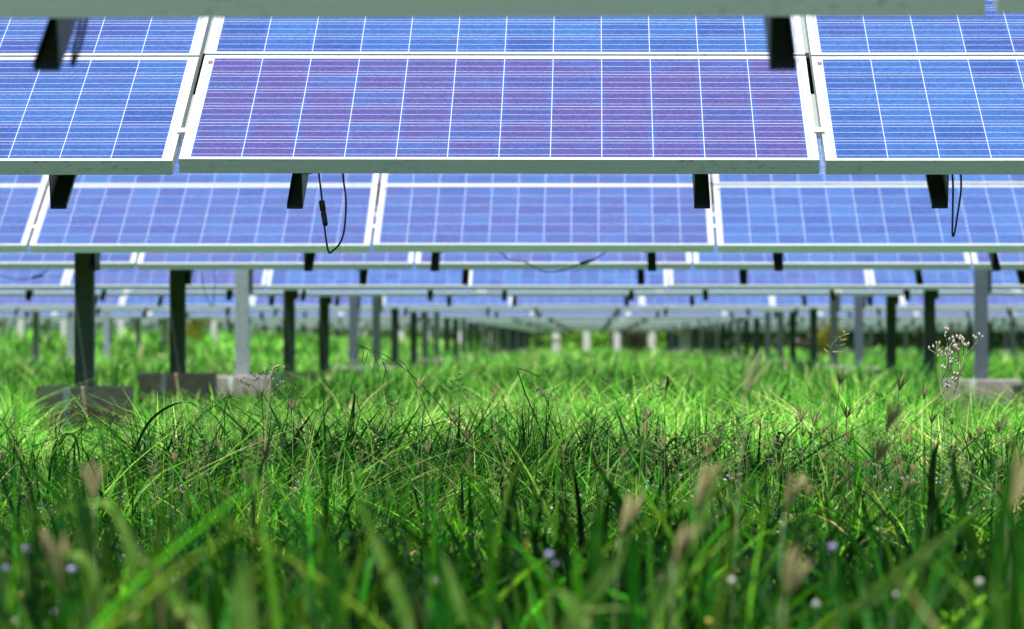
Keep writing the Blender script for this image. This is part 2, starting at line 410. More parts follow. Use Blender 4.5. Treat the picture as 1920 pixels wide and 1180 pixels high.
def vis_range(n, extra=0.0):
    D = row_d(n); xl = -1115 / F * D - extra; xr = 805 / F * D + extra
    k0 = math.floor((xl - gapx(n)) / PITCHX); k1 = math.floor((xr - gapx(n)) / PITCHX)
    return k0, k1
far_list = []
def mk_panel(n, k, tier, rowidx, order, outside=None):
    loc, rot = panel_matrix(n, k, tier)
    rr = random.Random(n * 131 + k * 17 + tier * 7)
    if n == 1: pur = {(-1, 0): 1.0, (-2, 0): 0.12, (0, 0): 0.0, (-1, 1): 0.0, (-2, 1): 0.2, (0, 1): 0.12}.get((k, tier), 0.2)
    elif n == 3: pur = {-2: 0.30, -1: 0.35, 0: 0.0}.get(k, 0.3) * (1 if tier == 0 else 0.3)
    else: pur = rr.choice([0.0, 0.1, 0.25, 0.45])
    rname = f'{ORD[rowidx]} row'
    if n >= 14:
        o = bpy.data.objects.new('solar_panel', FAR_PANEL_ME); col.objects.link(o)
        o.location = loc; o.rotation_euler = rot; o.color = (pur, 0, 0, 1)
    else:
        o = empty('solar_panel', loc, rot)
        for nm, me in (('frame', FRAME_ME), ('cell_sheet', bv_me)):
            c = bpy.data.objects.new(nm, me); col.objects.link(c); c.parent = o; c.color = (pur, 0, 0, 1)
    tn = 'lower' if tier == 0 else 'upper'
    if outside: lab = f'blue {tn}-tier solar panel of the {rname}, just beyond the {outside} edge of the view'
    elif n == 0: lab = f'blurred grey frame edge of the nearest solar panel, {order} along the very top'
    elif n == 1 and tier == 0: lab = {-2: 'sharp blue solar panel cut off by the left side, left of the violet panel',
                                     -1: 'large sharp violet-blue solar panel in the middle, with grimy grey-green front frame',
                                     0: 'sharp bright blue solar panel at upper right with mouldy front frame'}.get(k, 'solar panel')
    else: lab = f'blue {tn}-tier solar panel, {rname} from the camera, {order} from the left'
    grp = 'solar panels in rows' if n < 14 else 'small far solar panels in rows'
    return tag(o, lab, 'solar panel', grp)

rowidx = {n: i + 1 for i, n in enumerate(present)}
for n in present:
    k0, k1 = vis_range(n)
    ex = 1 if n <= 7 else 0
    if n == 33:
        ks = []
    else:
        ks = list(range(k0 - ex, k1 + ex + 1))
    for k in ks:
        out = 'left' if k < k0 else 'right' if k > k1 else None
        order = ORD[k - k0 + 1]
        if n == 0: order = {k0: 'left', k1: 'right'}.get(k, 'middle') if k1 > k0 else 'whole'
        mk_panel(n, k, 0, rowidx[n], order, out)
        if n in (1, 3) and out is None: mk_panel(n, k, 1, rowidx[n], order, out)
    # the rest of each table, hidden from here or outside the frame
    E0, E1 = k0 - 5, k1 + 5
    for k in range(E0, E1 + 1):
        for tier in (0, 1):
            if (tier == 0 and k in ks) or (tier == 1 and n in (1, 3) and k0 <= k <= k1): continue
            loc, rot = panel_matrix(n, k, tier)
            far_list.append(Matrix.Translation(loc) @ Matrix.Rotation(rot[1], 4, 'Y') @ Matrix.Rotation(rot[0], 4, 'X'))
far = bpy.data.objects.new('solar_panels', join_panel_mesh(far_list, 'solar_panels')); col.objects.link(far)
tag(far, 'mass of further blue solar panels behind and beside the nearer ones', 'solar panels', kind='stuff')

# ------------------------------------------------------------------ racks under the panels
def z_rafter(mirror):
    """Z section running up the slope, web at x=0; local y up the slope, z normal"""
    mb = MB(); L = 2.02; t = 0.003; top = -FT; bot = top - 0.112; sg = -1 if mirror else 1
    mb.box(*sorted((0, -sg*0.030)), 0.004, L, top - t, top - 0.0002)       # top flange
    mb.box(*sorted((0, sg*t)), 0.0, L, bot, top - t)                        # web
    mb.box(*sorted((0, sg*0.049)), 0.0, L, bot - t, bot)                    # bottom flange
    mb.box(*sorted((sg*0.046, sg*0.049)), 0.0, L, bot, bot + 0.014)         # lip
    return mb
RA = z_rafter(False).build('rafter', M_RAFT); RB = z_rafter(True).build('rafter', M_RAFT)
RAm, RBm = RA.data, RB.data; bpy.data.objects.remove(RA); bpy.data.objects.remove(RB)
PUR_S = 1.45
def purlin_mb(x0, x1, mb=None, M=None):
    mb = mb or MB(); t0 = -FT - 0.1155; h = 0.13
    mb.box(x0, x1, PUR_S, PUR_S + 0.004, t0 - h, t0, 0, M)
    mb.box(x0, x1, PUR_S + 0.004, PUR_S + 0.05, t0 - 0.004, t0 - 0.0002, 0, M)
    mb.box(x0, x1, PUR_S + 0.004, PUR_S + 0.05, t0 - h, t0 - h + 0.004, 0, M)
    return mb
clampmb = MB(); clampmb.box(-0.009, 0.009, -0.02, 0.02, -0.02, 0.003); clampmb.box(-0.018, 0.018, -0.02, 0.02, 0.0005, 0.004)
_c = clampmb.build('clamp', M_FRAME); CL = _c.data; bpy.data.objects.remove(_c)
for n in present:
    k0, k1 = vis_range(n); ex = 1 if n <= 7 else 0
    loc = Vector((0, row_d(n), row_z(n)))
    xs = []
    for k in range(k0 - ex, k1 + ex + 2):
        g0 = gapx(n) + k * PITCHX
        xs += [(g0 - 0.390, RAm), (g0 + 0.386, RBm)]
    xs = xs[1:-1]
    x0, x1 = gapx(n) + (k0 - 5) * PITCHX, gapx(n) + (k1 + 6) * PITCHX
    lab = f'galvanised rack of dark channels under the {ORD[rowidx[n]]} row of panels from the camera'
    if n < 14:
        rt = empty('mounting_rack', loc, (TILT, 0, 0))
        purlin_mb(x0, x1).build('purlin', M_RAFT, rt)
        for x, me in xs:
            c = bpy.data.objects.new('rafter', me); col.objects.link(c); c.parent = rt; c.location = (x, 0, 0)
            if n == 0: c.scale = (0.94, 1, 0.86); c.location = (x - 0.006 + (0.020 if me is RAm else 0), 0, -0.0066)
        for k in range(k0, k1 + 2):
            for s in (0.30, 1.62) if n > 1 else (0.26, 1.62):
                c = bpy.data.objects.new('clamp', CL); col.objects.link(c); c.parent = rt; c.location = (gapx(n) + k * PITCHX, s, 0)
    else:
        mb = MB(); purlin_mb(x0, x1, mb)
        for x, me in xs:
            T = Matrix.Translation((x, 0, 0)); b = len(mb.v)
            mb.v += [tuple(T @ q.co) for q in me.vertices]; mb.f += [[b + i for i in p.vertices] for p in me.polygons]; mb.m += [0] * len(me.polygons)
        rt = mb.build('mounting_rack', M_RAFT); rt.location = loc; rt.rotation_euler = (TILT, 0, 0)
    tag(rt, lab, 'rack', 'racks under the panel rows')

# ------------------------------------------------------------------ posts on concrete footings
def post_mesh():
    mb = MB(); w = 0.057; d = 0.05; t = 0.004
    mb.box(-w, w, -d, -d + t, 0.0, 1.0); mb.box(-w, -w + t, -d + t, d, 0.0, 1.0); mb.box(w - t, w, -d + t, d, 0.0, 1.0)
    mb.box(-w + t, -w + 0.02, d - t, d, 0.0, 1.0); mb.box(w - 0.02, w - t, d - t, d, 0.0, 1.0)
    return mb
def bev(o, wdt=0.012):
    bm = o.modifiers.new('b', 'BEVEL'); bm.width = wdt; bm.segments = 2
_p = post_mesh().build('column', M_DSTEEL); PME = _p.data; PME2 = PME.copy(); PME2.materials[0] = M_STEEL; PME3 = PME.copy(); PME3.materials[0] = steel_material('blue_grey_steel', (0.085, 0.11, 0.14), (0.15, 0.18, 0.22)); bpy.data.objects.remove(_p)  # column copies: paler steel stands in for light on unshaded posts
def post(n, X, ztop_block, lab, grp, simple=False, bw=0.272, seed=0):
    D = row_d(n) + (PUR_S + 0.03) * CT + 0.06
    top = row_z(n) + (PUR_S) * ST - (FT + 0.2455) * CT - 0.004
    g0 = float(gz(X, D)); base = ztop_block
    if simple:
        mb = MB(); w = 0.057
        mb.box(-w, w, -0.05, -0.046, base, top); mb.box(-w, -w + .004, -0.046, 0.05, base, top); mb.box(w - .004, w, -0.046, 0.05, base, top)
        mb.box(-bw, bw, -0.25, 0.25, g0 - 0.1, base, 1)
        o = mb.build('support_post', [M_STEEL if X < -5 else M_DSTEEL, M_CONC2]); o.location = (X, D, 0)  # paler steel paints the lit look of the outer left posts
        return tag(o, lab, 'post', grp)
    o = empty('support_post', (X, D, 0))
    c = bpy.data.objects.new('column', PME2 if n == 5 and X < 0 else PME3 if n in (5, 8) or X < -5 else PME); col.objects.link(c); c.parent = o; c.location = (0, 0, base - 0.0); c.scale = (1, 1, top - base)
    mb = MB(); mb.box(0.058, 0.090, -0.045, 0.03, 0.98 - 0.6 + 0.66, top); mb.box(-0.03, 0.09, 0.052, 0.058, top - 0.22, top)
    mb.build('bracket', M_RAFT, o)
    mb = MB(); h = base
    b = 0
    for (x0, x1) in ((-bw, -0.084), (-0.080 + 0.001, bw)):
        mb.box(x0, x1, -0.22, 0.24, g0 - 0.12, h)
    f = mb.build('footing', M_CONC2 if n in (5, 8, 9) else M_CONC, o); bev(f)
    mb = MB(); mb.box(-0.105, -0.062, -0.2265, 0.245, g0 - 0.12, h - 0.004)
    mb.build('lit_edge_strip', M_PALE, f)  # pale strip stands in for the lit edge of the block
    return tag(o, lab, 'post', grp)
XP = [-3.09 + 6.47 * k for k in range(-4, 5)]
for n in list(range(0, 34)):
    if n == 2: continue
    D = row_d(n) + 1.4
    xl, xr = -1115 / F * D - 0.4, 805 / F * D + 0.4
    cnt = 0
    for X in XP + ([-3.09 + 6.47 * k for k in (-6, -5, 5, 6)] if n > 20 else []):
        near = n < 10
        if X < xl - (1.0 if near else 0) or X > xr + (1.0 if near else 0):
            if not (n <= 1 and abs(X) < 4): continue
        zt = {(3, -1): 0.337, (4, -1): 0.376, (5, -1): 0.31, (5, 1): 0.279}.get((n, -1 if X < 0 else 1), None)
        if zt is None: zt = 0.29 + 0.05 * math.sin(n * 3.1 + X)
        zt = max(zt, float(gz(X, D)) + 0.06)
        state = 'bare, without panels,' if n in (2, 5, 8, 9) or (n not in ROWD) else 'on a concrete footing'
        cnt += int(xl + 0.4 <= X <= xr - 0.4)
        nearlab = {(3, -1): 'thick dark grey post on a dirty two-part concrete block, leftmost in the grass',
                   (4, -1): 'dark green-grey post on a brownish block, second from the left in the grass',
                   (5, -1): 'pale sunlit blue-grey post, third of the big posts from the left',
                   (5, 1): 'blue-grey post on a wide pale concrete block at the right behind the weed'}.get((n, -1 if X < 0 else 1))
        inside = xl + 0.4 <= X <= xr - 0.4
        if nearlab and abs(X) < 4: lab = nearlab
        elif inside and near:
            side = 'left' if X < 0 else 'right'
            lab = f'dark grey post on a concrete footing, number {n - 2} in the receding {side} line of posts'
            lab = f'dark grey post, {ORD[n-2 if X < 0 else n-4]} counting backwards along the {side} line of posts'
        elif inside: lab = f'small far grey post {abs(round(X))} metres {"left" if X < 0 else "right"} of the aisle at depth {ORD[min(n-4, 28)]}'
        else: lab = 'grey steel post on a concrete footing outside the edge of the view'
        if inside and not near:
            lab = f'small far grey post, {ORD[cnt]} from the left in the {ORD[min(n-2, 28)]} cross-row of posts back'
        if n > 21: lab = 'tiny blurred grey post among the far crowd of posts near the horizon'
        post(n, X, zt, lab, 'posts carrying the panels' if n <= 21 else 'tiny far posts', simple=(n >= 10), bw=0.272 if not (n == 5 and X > 0) else 0.34)

# ------------------------------------------------------------------ cables
def cable(pts, lab, conn=None, r=0.0032, d=13.9, off=0.0):
    mb = MB(); P = smooth_line([px(x, y, d) for x, y in pts], 8)
    mb.tube(P, r, 8)
    o = mb.build('cable', M_PLAST, smooth=True)
    if conn:
        mb = MB(); a, b2 = px(*conn[0], d), px(*conn[1], d)
        A = lambda t: a.lerp(b2, t)
        mb.tube([A(-.02), A(.0), A(.04), A(.40), A(.42), A(.47), A(.49), A(.95), A(1.0), A(1.03)], [r*1.1, r*2.2, r*3.0, r*3.0, r*2.2, r*2.2, r*2.9, r*2.7, r*2.2, r*1.1], 10)
        mb.build('connector', M_PLAST, o, smooth=True)
    return tag(o, lab, 'cable', 'cables hanging under the panels')
cable([(596, 300), (598, 330), (603, 372), (608, 425), (612, 455), (615, 470), (618, 474), (624, 470), (636, 458), (644, 437), (648, 400), (648, 370), (644, 340), (640, 300)],
      'sharp black cable loop with inline connector hanging below the violet panel', ((602.5, 376), (610, 423)))
cable([(1781, 300), (1785, 332), (1786, 360), (1785, 410), (1784.5, 436), (1786, 443), (1789, 436), (1794, 405), (1800, 365), (1801, 340), (1800, 300)],
      'narrow black cable loop hanging at right beside a bracket, no connector')
cable([(935, 470), (955, 487), (985, 492), (1003, 502), (1025, 510), (1052, 508), (1075, 501), (1088, 494), (1110, 489), (1140, 470)],
      'blurred black cable sagging with a connector between brackets, centre of third row', ((1088, 495), (1112, 488)), d=26.0)
cable([(-10, 512), (20, 523), (50, 523), (70, 517), (98, 500)], 'blurred dark cable with connector at far left across the fourth row', ((58, 521), (78, 516)), d=32.1)
cable([(376, 500), (379, 530), (386, 555), (397, 574), (401, 540), (402, 500)], 'blurred thin cable loop hanging between the two left posts', d=32.1)
cable([(165, 10), (158, 45), (147, 90), (134, 122), (136, 95), (146, 55), (152, 10)], 'strongly blurred cable loop beside the top left bracket', d=7.75, r=0.0035)

# ------------------------------------------------------------------ far pillars, trees, shrubs
def vcol_mesh(name, V, Fc, C, mat, smooth=False):
    """V (n,3), Fc (m,4) quads or (m,3), C (n,3)"""
    me = bpy.data.meshes.new(name); n = len(V); m = len(Fc); k = Fc.shape[1]
    me.vertices.add(n); me.vertices.foreach_set('co', V.astype(np.float32).ravel())
    me.loops.add(m * k); me.loops.foreach_set('vertex_index', Fc.astype(np.int32).ravel())
    me.polygons.add(m); me.polygons.foreach_set('loop_start', np.arange(0, m*k, k, dtype=np.int32)); me.polygons.foreach_set('loop_total', np.full(m, k, np.int32))
    at = me.color_attributes.new('col', 'FLOAT_COLOR', 'POINT')
    at.data.foreach_set('color', np.concatenate([C, np.ones((n, 1))], 1).astype(np.float32).ravel())
    me.materials.append(mat); me.update(calc_edges=True); me.validate()
    o = bpy.data.objects.new(name, me); col.objects.link(o)
    return o

def leaves(P, size, C, mat, name, flat=0.0, asp=0.5):
    """one folded rhombus per point"""
    n = len(P); a = rng.normal(size=(n, 3)); a[:, 2] *= (1 - flat); a /= np.linalg.norm(a, axis=1, keepdims=True)
    b = rng.normal(size=(n, 3)); b -= (b * a).sum(1, keepdims=True) * a; b /= np.linalg.norm(b, axis=1, keepdims=True)
    s = size[:, None]
    V = np.stack([P, P + a*s*0.5 + b*s*asp*0.5, P + a*s, P + a*s*0.5 - b*s*asp*0.5], 1)
    V[:, 2, 2] -= size * 0.15
    Fc = np.arange(n * 4).reshape(n, 4)
    return vcol_mesh(name, V.reshape(-1, 3), Fc, np.repeat(C, 4, 0), mat)

def tree(x, y, h, rad, c0, lab, name='tree', grp=None, n=3500, low=0.12, leaf=0.22, cat='tree'):
    z0 = float(gz(x, y)); o = empty(name, (x, y, z0))
    mb = MB(); tr = 0.035 * h
    mb.tube([(0, 0, -0.1), (0.05*h*.3, 0, h*.25), (-0.02*h, 0.02*h, h*.55), (0, 0, h*.8)], [tr, tr*.8, tr*.5, tr*.15], 8)
    for i in range(6):
        a = i * 1.05 + random.random(); z = h * (0.18 + 0.09*i)
        mb.tube([(0, 0, z), (math.cos(a)*rad*.4, math.sin(a)*rad*.4, z + h*.09), (math.cos(a)*rad*.8, math.sin(a)*rad*.8, z + h*.12)], [tr*.4, tr*.25, tr*.06], 5)
    mb.build('trunk', M_BARK, o)
    nc = 26; cen = rng.normal(size=(nc, 3)); cen /= np.linalg.norm(cen, axis=1, keepdims=True); cen *= (rng.random((nc, 1)) ** 0.4)
    cen = cen * np.array([rad*.8, rad*.8, h*(1-low)*.45]) + np.array([0, 0, h*(low + (1-low)*.5)])
    idx = rng.integers(0, nc, n); P = cen[idx] + rng.normal(size=(n, 3)) * rad * 0.20
    P[:, 2] = np.maximum(P[:, 2], h * low * rng.random(n))
    tint = rng.uniform(0.5, 1.5, nc)[idx][:, None] * rng.uniform(0.75, 1.25, (n, 1))
    C = np.array(c0)[None] * tint
    L = leaves(P, rng.uniform(0.6, 1.3, n) * leaf, C, M_CROWN, 'crown'); L.parent = o
    return tag(o, lab, cat, grp)
tc = [(-31, 275), (-23, 285), (-15.5, 272), (-9, 290), (-3.5, 276), (1.2, 288), (5.0, 270)]
nm = ['first', 'second', 'third', 'fourth', 'fifth', 'sixth', 'last']
for i, (x, y) in enumerate(tc):
    tree(x, y, 7.5, 3.6, (0.03, 0.08, 0.012) if i % 2 else (0.20, 0.34, 0.05),
         f'{"dark" if i % 2 else "yellow-green"} blurred tree at the far end of the field, {nm[i]} from left', grp='trees at the far end', low=0.03, leaf=0.30)
for i, (x, y) in enumerate([(5.6, 222), (9.2, 226), (12.8, 220), (16.3, 227), (20.0, 221), (24.0, 224)]):
    tree(x, y, 7.0, 3.4, (0.018, 0.05, 0.010), f'very dark blurred tree behind the right-hand posts, {nm[i]} from its left end', grp='dark trees on the right', low=0.0, leaf=0.30)
tree(*px(1548, 640, 128)[:2], 1.25, 0.5, (0.26, 0.25, 0.03), 'small yellow-flowered shrub right of centre between posts', 'shrub', n=1500, leaf=0.09, cat='shrub')
tree(*px(366, 640, 105)[:2], 1.0, 0.42, (0.26, 0.30, 0.03), 'small yellow-green shrub on the bank between the left posts', 'shrub', n=1300, leaf=0.08, cat='shrub')
tree(*px(1190, 640, 150)[:2], 1.15, 0.55, (0.26, 0.20, 0.12), 'small brown dry shrub near the middle of the horizon', 'shrub', n=1200, leaf=0.08, cat='shrub')

def wood():
    n = 46000; X = rng.uniform(-62, 48, n); Y = 300 + rng.random(n)**1.5 * 22
    top = 5.5 + 1.6*np.sin(X*.21) + 1.1*np.sin(X*.57 + 1); Z = gz(X, Y) + rng.random(n)**0.8 * top
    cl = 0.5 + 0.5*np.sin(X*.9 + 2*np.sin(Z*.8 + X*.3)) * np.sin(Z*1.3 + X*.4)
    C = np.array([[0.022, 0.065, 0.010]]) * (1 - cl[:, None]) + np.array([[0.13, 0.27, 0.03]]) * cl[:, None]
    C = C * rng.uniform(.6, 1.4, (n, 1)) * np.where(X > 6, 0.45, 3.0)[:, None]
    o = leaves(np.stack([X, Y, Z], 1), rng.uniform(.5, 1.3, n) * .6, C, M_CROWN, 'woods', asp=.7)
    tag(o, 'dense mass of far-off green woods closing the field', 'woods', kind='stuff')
wood()
pil = []
for i in range(-6, 10):
    X = -8.6 + i * 1.87 * 1.0
    pil.append(X)
for i, x_ in enumerate([680, 752, 800, 860, 920, 981, 1043, 1100, 1157, 1222]):
    P0 = px(x_, 640, 240 if i % 3 else 236); z0 = float(gz(P0.x, P0.y))
    mb = MB(); wd = 0.17
    mb.box(-wd, wd, -wd, wd, -0.1, 1.45); mb.box(-wd*1.15, wd*1.15, -wd*1.15, wd*1.15, 1.45, 1.53)
    o = mb.build('concrete_pillar', M_PALE); o.location = (P0.x, P0.y, z0); bev(o, 0.02)
    tag(o, f'pale blurred concrete pillar at the far end of the field, {ORD[i+1]} from the left', 'pillar', 'pale pillars at the far end')
P0 = px(1284, 640, 150); mb = MB(); mb.box(-0.13, 0.13, -0.13, 0.13, -0.1, 1.08); mb.box(-0.38, -0.13, -0.10, 0.10, 0.86, 0.98)
o = mb.build('concrete_pillar', M_PALE); o.location = (P0.x, P0.y, float(gz(P0.x, P0.y))); bev(o, 0.02)
tag(o, 'tallest pale pillar, with a short stub arm, right of the middle', 'pillar', 'pale pillars at the far end')
P0 = px(1043, 640, 140); mb = MB(); mb.box(-0.12, 0.12, -0.12, 0.12, -0.1, 0.72); mb.box(-0.15, 0.15, -0.15, 0.15, 0.72, 0.78)
o = mb.build('concrete_pillar', M_PALE); o.location = (P0.x, P0.y, float(gz(P0.x, P0.y))); bev(o, 0.02)
tag(o, 'short white pillar standing lower than the others in the middle', 'pillar', 'pale pillars at the far end')
for i, x_ in enumerate([5, 37, 62, 88, 118, 184, 206, 226, 250, 305, 400, 412]):
    P0 = px(x_, 640, 100 + 6 * (i % 3)); z0 = float(gz(P0.x, P0.y))
    mb = MB(); wd = 0.062; mb.box(-wd, wd, -wd, wd, -0.1, 0.95 + 0.05 * (i % 2)); mb.box(-wd*1.3, wd*1.3, -wd*1.3, wd*1.3, 0.95 + 0.05*(i % 2), 1.0 + 0.05*(i % 2))
    o = mb.build('concrete_stake', M_PALE); o.location = (P0.x, P0.y, z0); bev(o, 0.01)
    tag(o, f'white blurred stake on the left grassy bank, {ORD[i+1]} from the left', 'stake', 'white stakes on the left bank')

# ------------------------------------------------------------------ grass
BLOCKS = [(-3.09, 27.1, .0185), (-3.09, 33.2, .0100), (-3.09, 39.3, .0090), (3.38, 39.3, .0140)]
def grass(name, n, y0, y1, hm, hs, wid, tall_p=0.03, segs=4, margin=0.5, bright=0.0, clump=0.5, lean=0.5, hcap=0.5, dark=1.0, near_only_tall=None, density_pow=1.0):
    # sample y with a density that follows the widening view
    a, b = 0.2265, 2 * margin
    u = rng.random(n); A = lambda y: 0.5*a*y*y + b*y
    tgt = A(y0) + u * (A(y1) - A(y0)); Y = (-b + np.sqrt(b*b + 2*a*tgt)) / a
    X = (-0.1315*Y - margin) + rng.random(n) * (0.2265*Y + 2*margin)
    # clumps
    nt = max(8, int(n * 0.035)); ci = rng.integers(0, n, nt); mask = rng.random(n) < clump
    j = rng.integers(0, nt, n)
    sp = 0.035 + 0.0012 * Y
    X = np.where(mask, X[ci][j] + rng.normal(size=n) * sp, X); Y = np.where(mask, Y[ci][j] + rng.normal(size=n) * sp, Y)
    Z = gz(X, Y)
    tuft = rng.uniform(0.55, 1.45, nt)[j]; tsh = rng.uniform(0.45, 1.55, nt)[j]
    H = np.clip(rng.normal(hm, hs, n), 0.04, None) * np.where(mask, tuft, 1.0)
    patch = 0.5 + 0.5*np.sin(X*3.1 + 1.3*np.sin(Y*0.9)) * np.sin(Y*1.7 + X*0.9) 
    H *= 0.68 + 0.55 * patch + 0.20 * np.sin(X*9 + Y*4)
    for bx, by, bl in BLOCKS:
        front = (np.abs(X - bx * Y / by) < 0.012 * Y + 0.02) & (Y > by * .55) & (Y < by + .2)      # low trampled growth running up to each block
        H = np.where(front, np.minimum(H, np.clip(0.60 - bl * Y, 0.07, 1) * rng.uniform(.7, 1.1, n)), H)
    tall = rng.random(n) < tall_p; H = np.where(tall, H * rng.uniform(1.25, 1.75, n), H)
    H = np.minimum(H, hcap)
    W = np.clip(rng.lognormal(0, 0.45, n), .35, 2.4) * wid
    th = rng.random(n) * 2*np.pi; ld = np.stack([np.cos(th), np.sin(th)], 1)
    le = np.abs(rng.normal(0, lean, n)) * H
    bend = rng.uniform(1.4, 2.6, n)
    droop = np.where(rng.random(n) < 0.25, rng.uniform(0.15, 0.5, n), 0.0) * H
    t = np.linspace(0, 1, segs + 1)
    ph = th + np.pi/2 + rng.normal(0, 0.6, n); wx = np.stack([np.cos(ph), np.sin(ph)], 1)
    V = np.zeros((n, segs + 1, 2, 3))
    for i, q in enumerate(t):
        off = le * q ** bend
        cx = X + ld[:, 0]*off; cy = Y + ld[:, 1]*off; cz = Z - 0.01 + H*(q - 0.12*q*q) - droop * q**4
        ww = W * (1 - q**2.2) * (0.6 + 0.4*min(1, q*4)) * 0.5 + 0.0002
        V[:, i, 0] = np.stack([cx - wx[:, 0]*ww, cy - wx[:, 1]*ww, cz], 1)
        V[:, i, 1] = np.stack([cx + wx[:, 0]*ww, cy + wx[:, 1]*ww, cz], 1)
    base = np.arange(n)[:, None] * (segs + 1) * 2
    qs = []
    for i in range(segs):
        qs.append(np.stack([base[:, 0] + 2*i, base[:, 0] + 2*i + 1, base[:, 0] + 2*i + 3, base[:, 0] + 2*i + 2], 1))
    Fc = np.stack(qs, 1).reshape(-1, 4)
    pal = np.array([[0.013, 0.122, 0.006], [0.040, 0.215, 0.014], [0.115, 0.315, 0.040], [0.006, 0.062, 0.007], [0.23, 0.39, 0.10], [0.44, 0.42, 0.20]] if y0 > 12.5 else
                   [[0.008, 0.120, 0.005], [0.030, 0.230, 0.008], [0.13, 0.38, 0.020], [0.004, 0.045, 0.004], [0.30, 0.46, 0.05], [0.46, 0.42, 0.16]]) * dark  # zone factor puts foreground shade and far sunlight into the blade colours
    pr = np.array([0.25, 0.30 , 0.20 + bright*0.3, 0.17 - bright*0.1, 0.06 + bright*0.2, 0.02 + bright*0.02]); pr /= pr.sum()
    ti = rng.choice(6, nt, p=pr)[j]; bi = rng.choice(6, n, p=pr)
    C = np.where((mask & (rng.random(n) < 0.6))[:, None], pal[ti], pal[bi]) * rng.uniform(0.7, 1.35, (n, 1)) * np.where(mask, tsh, 1.0)[:, None]
    if y0 < 12.5: C = C * np.where(rng.random(n) < (0.72 if y0 < 9 else 0.55), 0.38, 1.35)[:, None]  # random shadow and highlight contrast painted into the near blades
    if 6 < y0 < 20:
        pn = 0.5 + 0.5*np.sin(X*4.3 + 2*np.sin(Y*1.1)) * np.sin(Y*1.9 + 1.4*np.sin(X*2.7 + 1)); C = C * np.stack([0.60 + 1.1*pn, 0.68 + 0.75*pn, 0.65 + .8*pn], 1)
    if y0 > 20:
        pn = 0.5 + 0.5*np.sin(X*1.1 + 2*np.sin(Y*.35)) * np.sin(Y*.55 + 1.7*np.sin(X*.8 + 1)); C = C * (0.45 + 0.95 * pn)[:, None];  # broad patches: shade below the rows and clump tone put into the colour
    C = np.repeat(C, (segs + 1) * 2, 0)
    o = vcol_mesh(name, V.reshape(-1, 3), Fc, C, M_GRASS)
    lab = {'grass': 'dense green grass', 'far_grass': 'bright sunlit grass'}.get(name, 'green grass')
    return o
GR = []
def add_grass(lab, **k):
    o = grass('grass', **k); tag(o, lab, 'grass', kind='stuff'); GR.append(o)
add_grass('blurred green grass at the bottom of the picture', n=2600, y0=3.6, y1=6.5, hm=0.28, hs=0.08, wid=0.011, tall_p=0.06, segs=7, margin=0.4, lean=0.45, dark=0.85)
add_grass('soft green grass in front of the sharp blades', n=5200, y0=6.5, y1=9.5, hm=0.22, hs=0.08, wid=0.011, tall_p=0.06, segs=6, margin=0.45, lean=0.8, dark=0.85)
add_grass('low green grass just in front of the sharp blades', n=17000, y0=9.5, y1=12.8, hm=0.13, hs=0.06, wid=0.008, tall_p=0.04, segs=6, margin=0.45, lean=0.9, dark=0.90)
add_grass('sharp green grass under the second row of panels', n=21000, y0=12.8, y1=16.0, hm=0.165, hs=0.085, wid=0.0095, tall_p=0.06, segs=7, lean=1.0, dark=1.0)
add_grass('long crossing blades of sharp grass under the second row of panels', n=2300, y0=13.0, y1=15.2, hm=0.30, hs=0.07, wid=0.009, tall_p=0.25, segs=9, lean=1.3, dark=0.33, clump=0.7)  # colour darkened so these read as shaded silhouettes
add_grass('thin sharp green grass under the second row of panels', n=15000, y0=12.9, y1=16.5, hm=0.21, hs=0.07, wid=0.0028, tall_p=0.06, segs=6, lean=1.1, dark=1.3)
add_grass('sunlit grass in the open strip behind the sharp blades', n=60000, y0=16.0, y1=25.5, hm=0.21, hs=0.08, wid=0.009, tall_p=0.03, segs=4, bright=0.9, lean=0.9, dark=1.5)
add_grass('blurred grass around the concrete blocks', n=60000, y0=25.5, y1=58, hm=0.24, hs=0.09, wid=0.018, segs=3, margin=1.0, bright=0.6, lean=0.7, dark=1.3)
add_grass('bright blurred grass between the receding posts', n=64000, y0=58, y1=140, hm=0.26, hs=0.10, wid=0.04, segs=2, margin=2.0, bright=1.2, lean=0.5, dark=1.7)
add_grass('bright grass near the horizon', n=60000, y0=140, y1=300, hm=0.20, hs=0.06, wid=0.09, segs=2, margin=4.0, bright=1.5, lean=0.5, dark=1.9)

def ground_cover(lab, n, y0, y1, zmax, size, pal, margin=0.5):
    a, b = 0.2265, 2 * margin; A = lambda y: 0.5*a*y*y + b*y
    tgt = A(y0) + rng.random(n) * (A(y1) - A(y0)); Y = (-b + np.sqrt(b*b + 2*a*tgt)) / a
    X = (-0.1315*Y - margin) + rng.random(n) * (0.2265*Y + 2*margin)
    nt = max(10, n // 45); ci = rng.integers(0, n, nt); j = rng.integers(0, nt, n); m = rng.random(n) < 0.75
    sp = 0.035
    X = np.where(m, X[ci][j] + rng.normal(size=n)*sp, X); Y = np.where(m, Y[ci][j] + rng.normal(size=n)*sp, Y)
    hh = rng.uniform(0.35, 1.0, nt)[j]
    Z = gz(X, Y) + 0.01 + rng.random(n) * zmax * np.where(m, hh, 0.6)
    C = np.array(pal)[rng.integers(0, len(pal), nt)][j] * rng.uniform(0.7, 1.4, (n, 1))
    o = leaves(np.stack([X, Y, Z], 1), rng.uniform(0.6, 1.4, n) * size, C, M_LEAF, 'ground_cover', flat=0.3, asp=0.42)
    tag(o, lab, 'low weeds', kind='stuff')
ground_cover('small-leaved weeds low in the foreground grass', 42000, 6.5, 16.5, 0.16, 0.020, [(0.03, 0.12, 0.015), (0.06, 0.20, 0.02), (0.13, 0.27, 0.04), (0.03, 0.10, 0.03)])
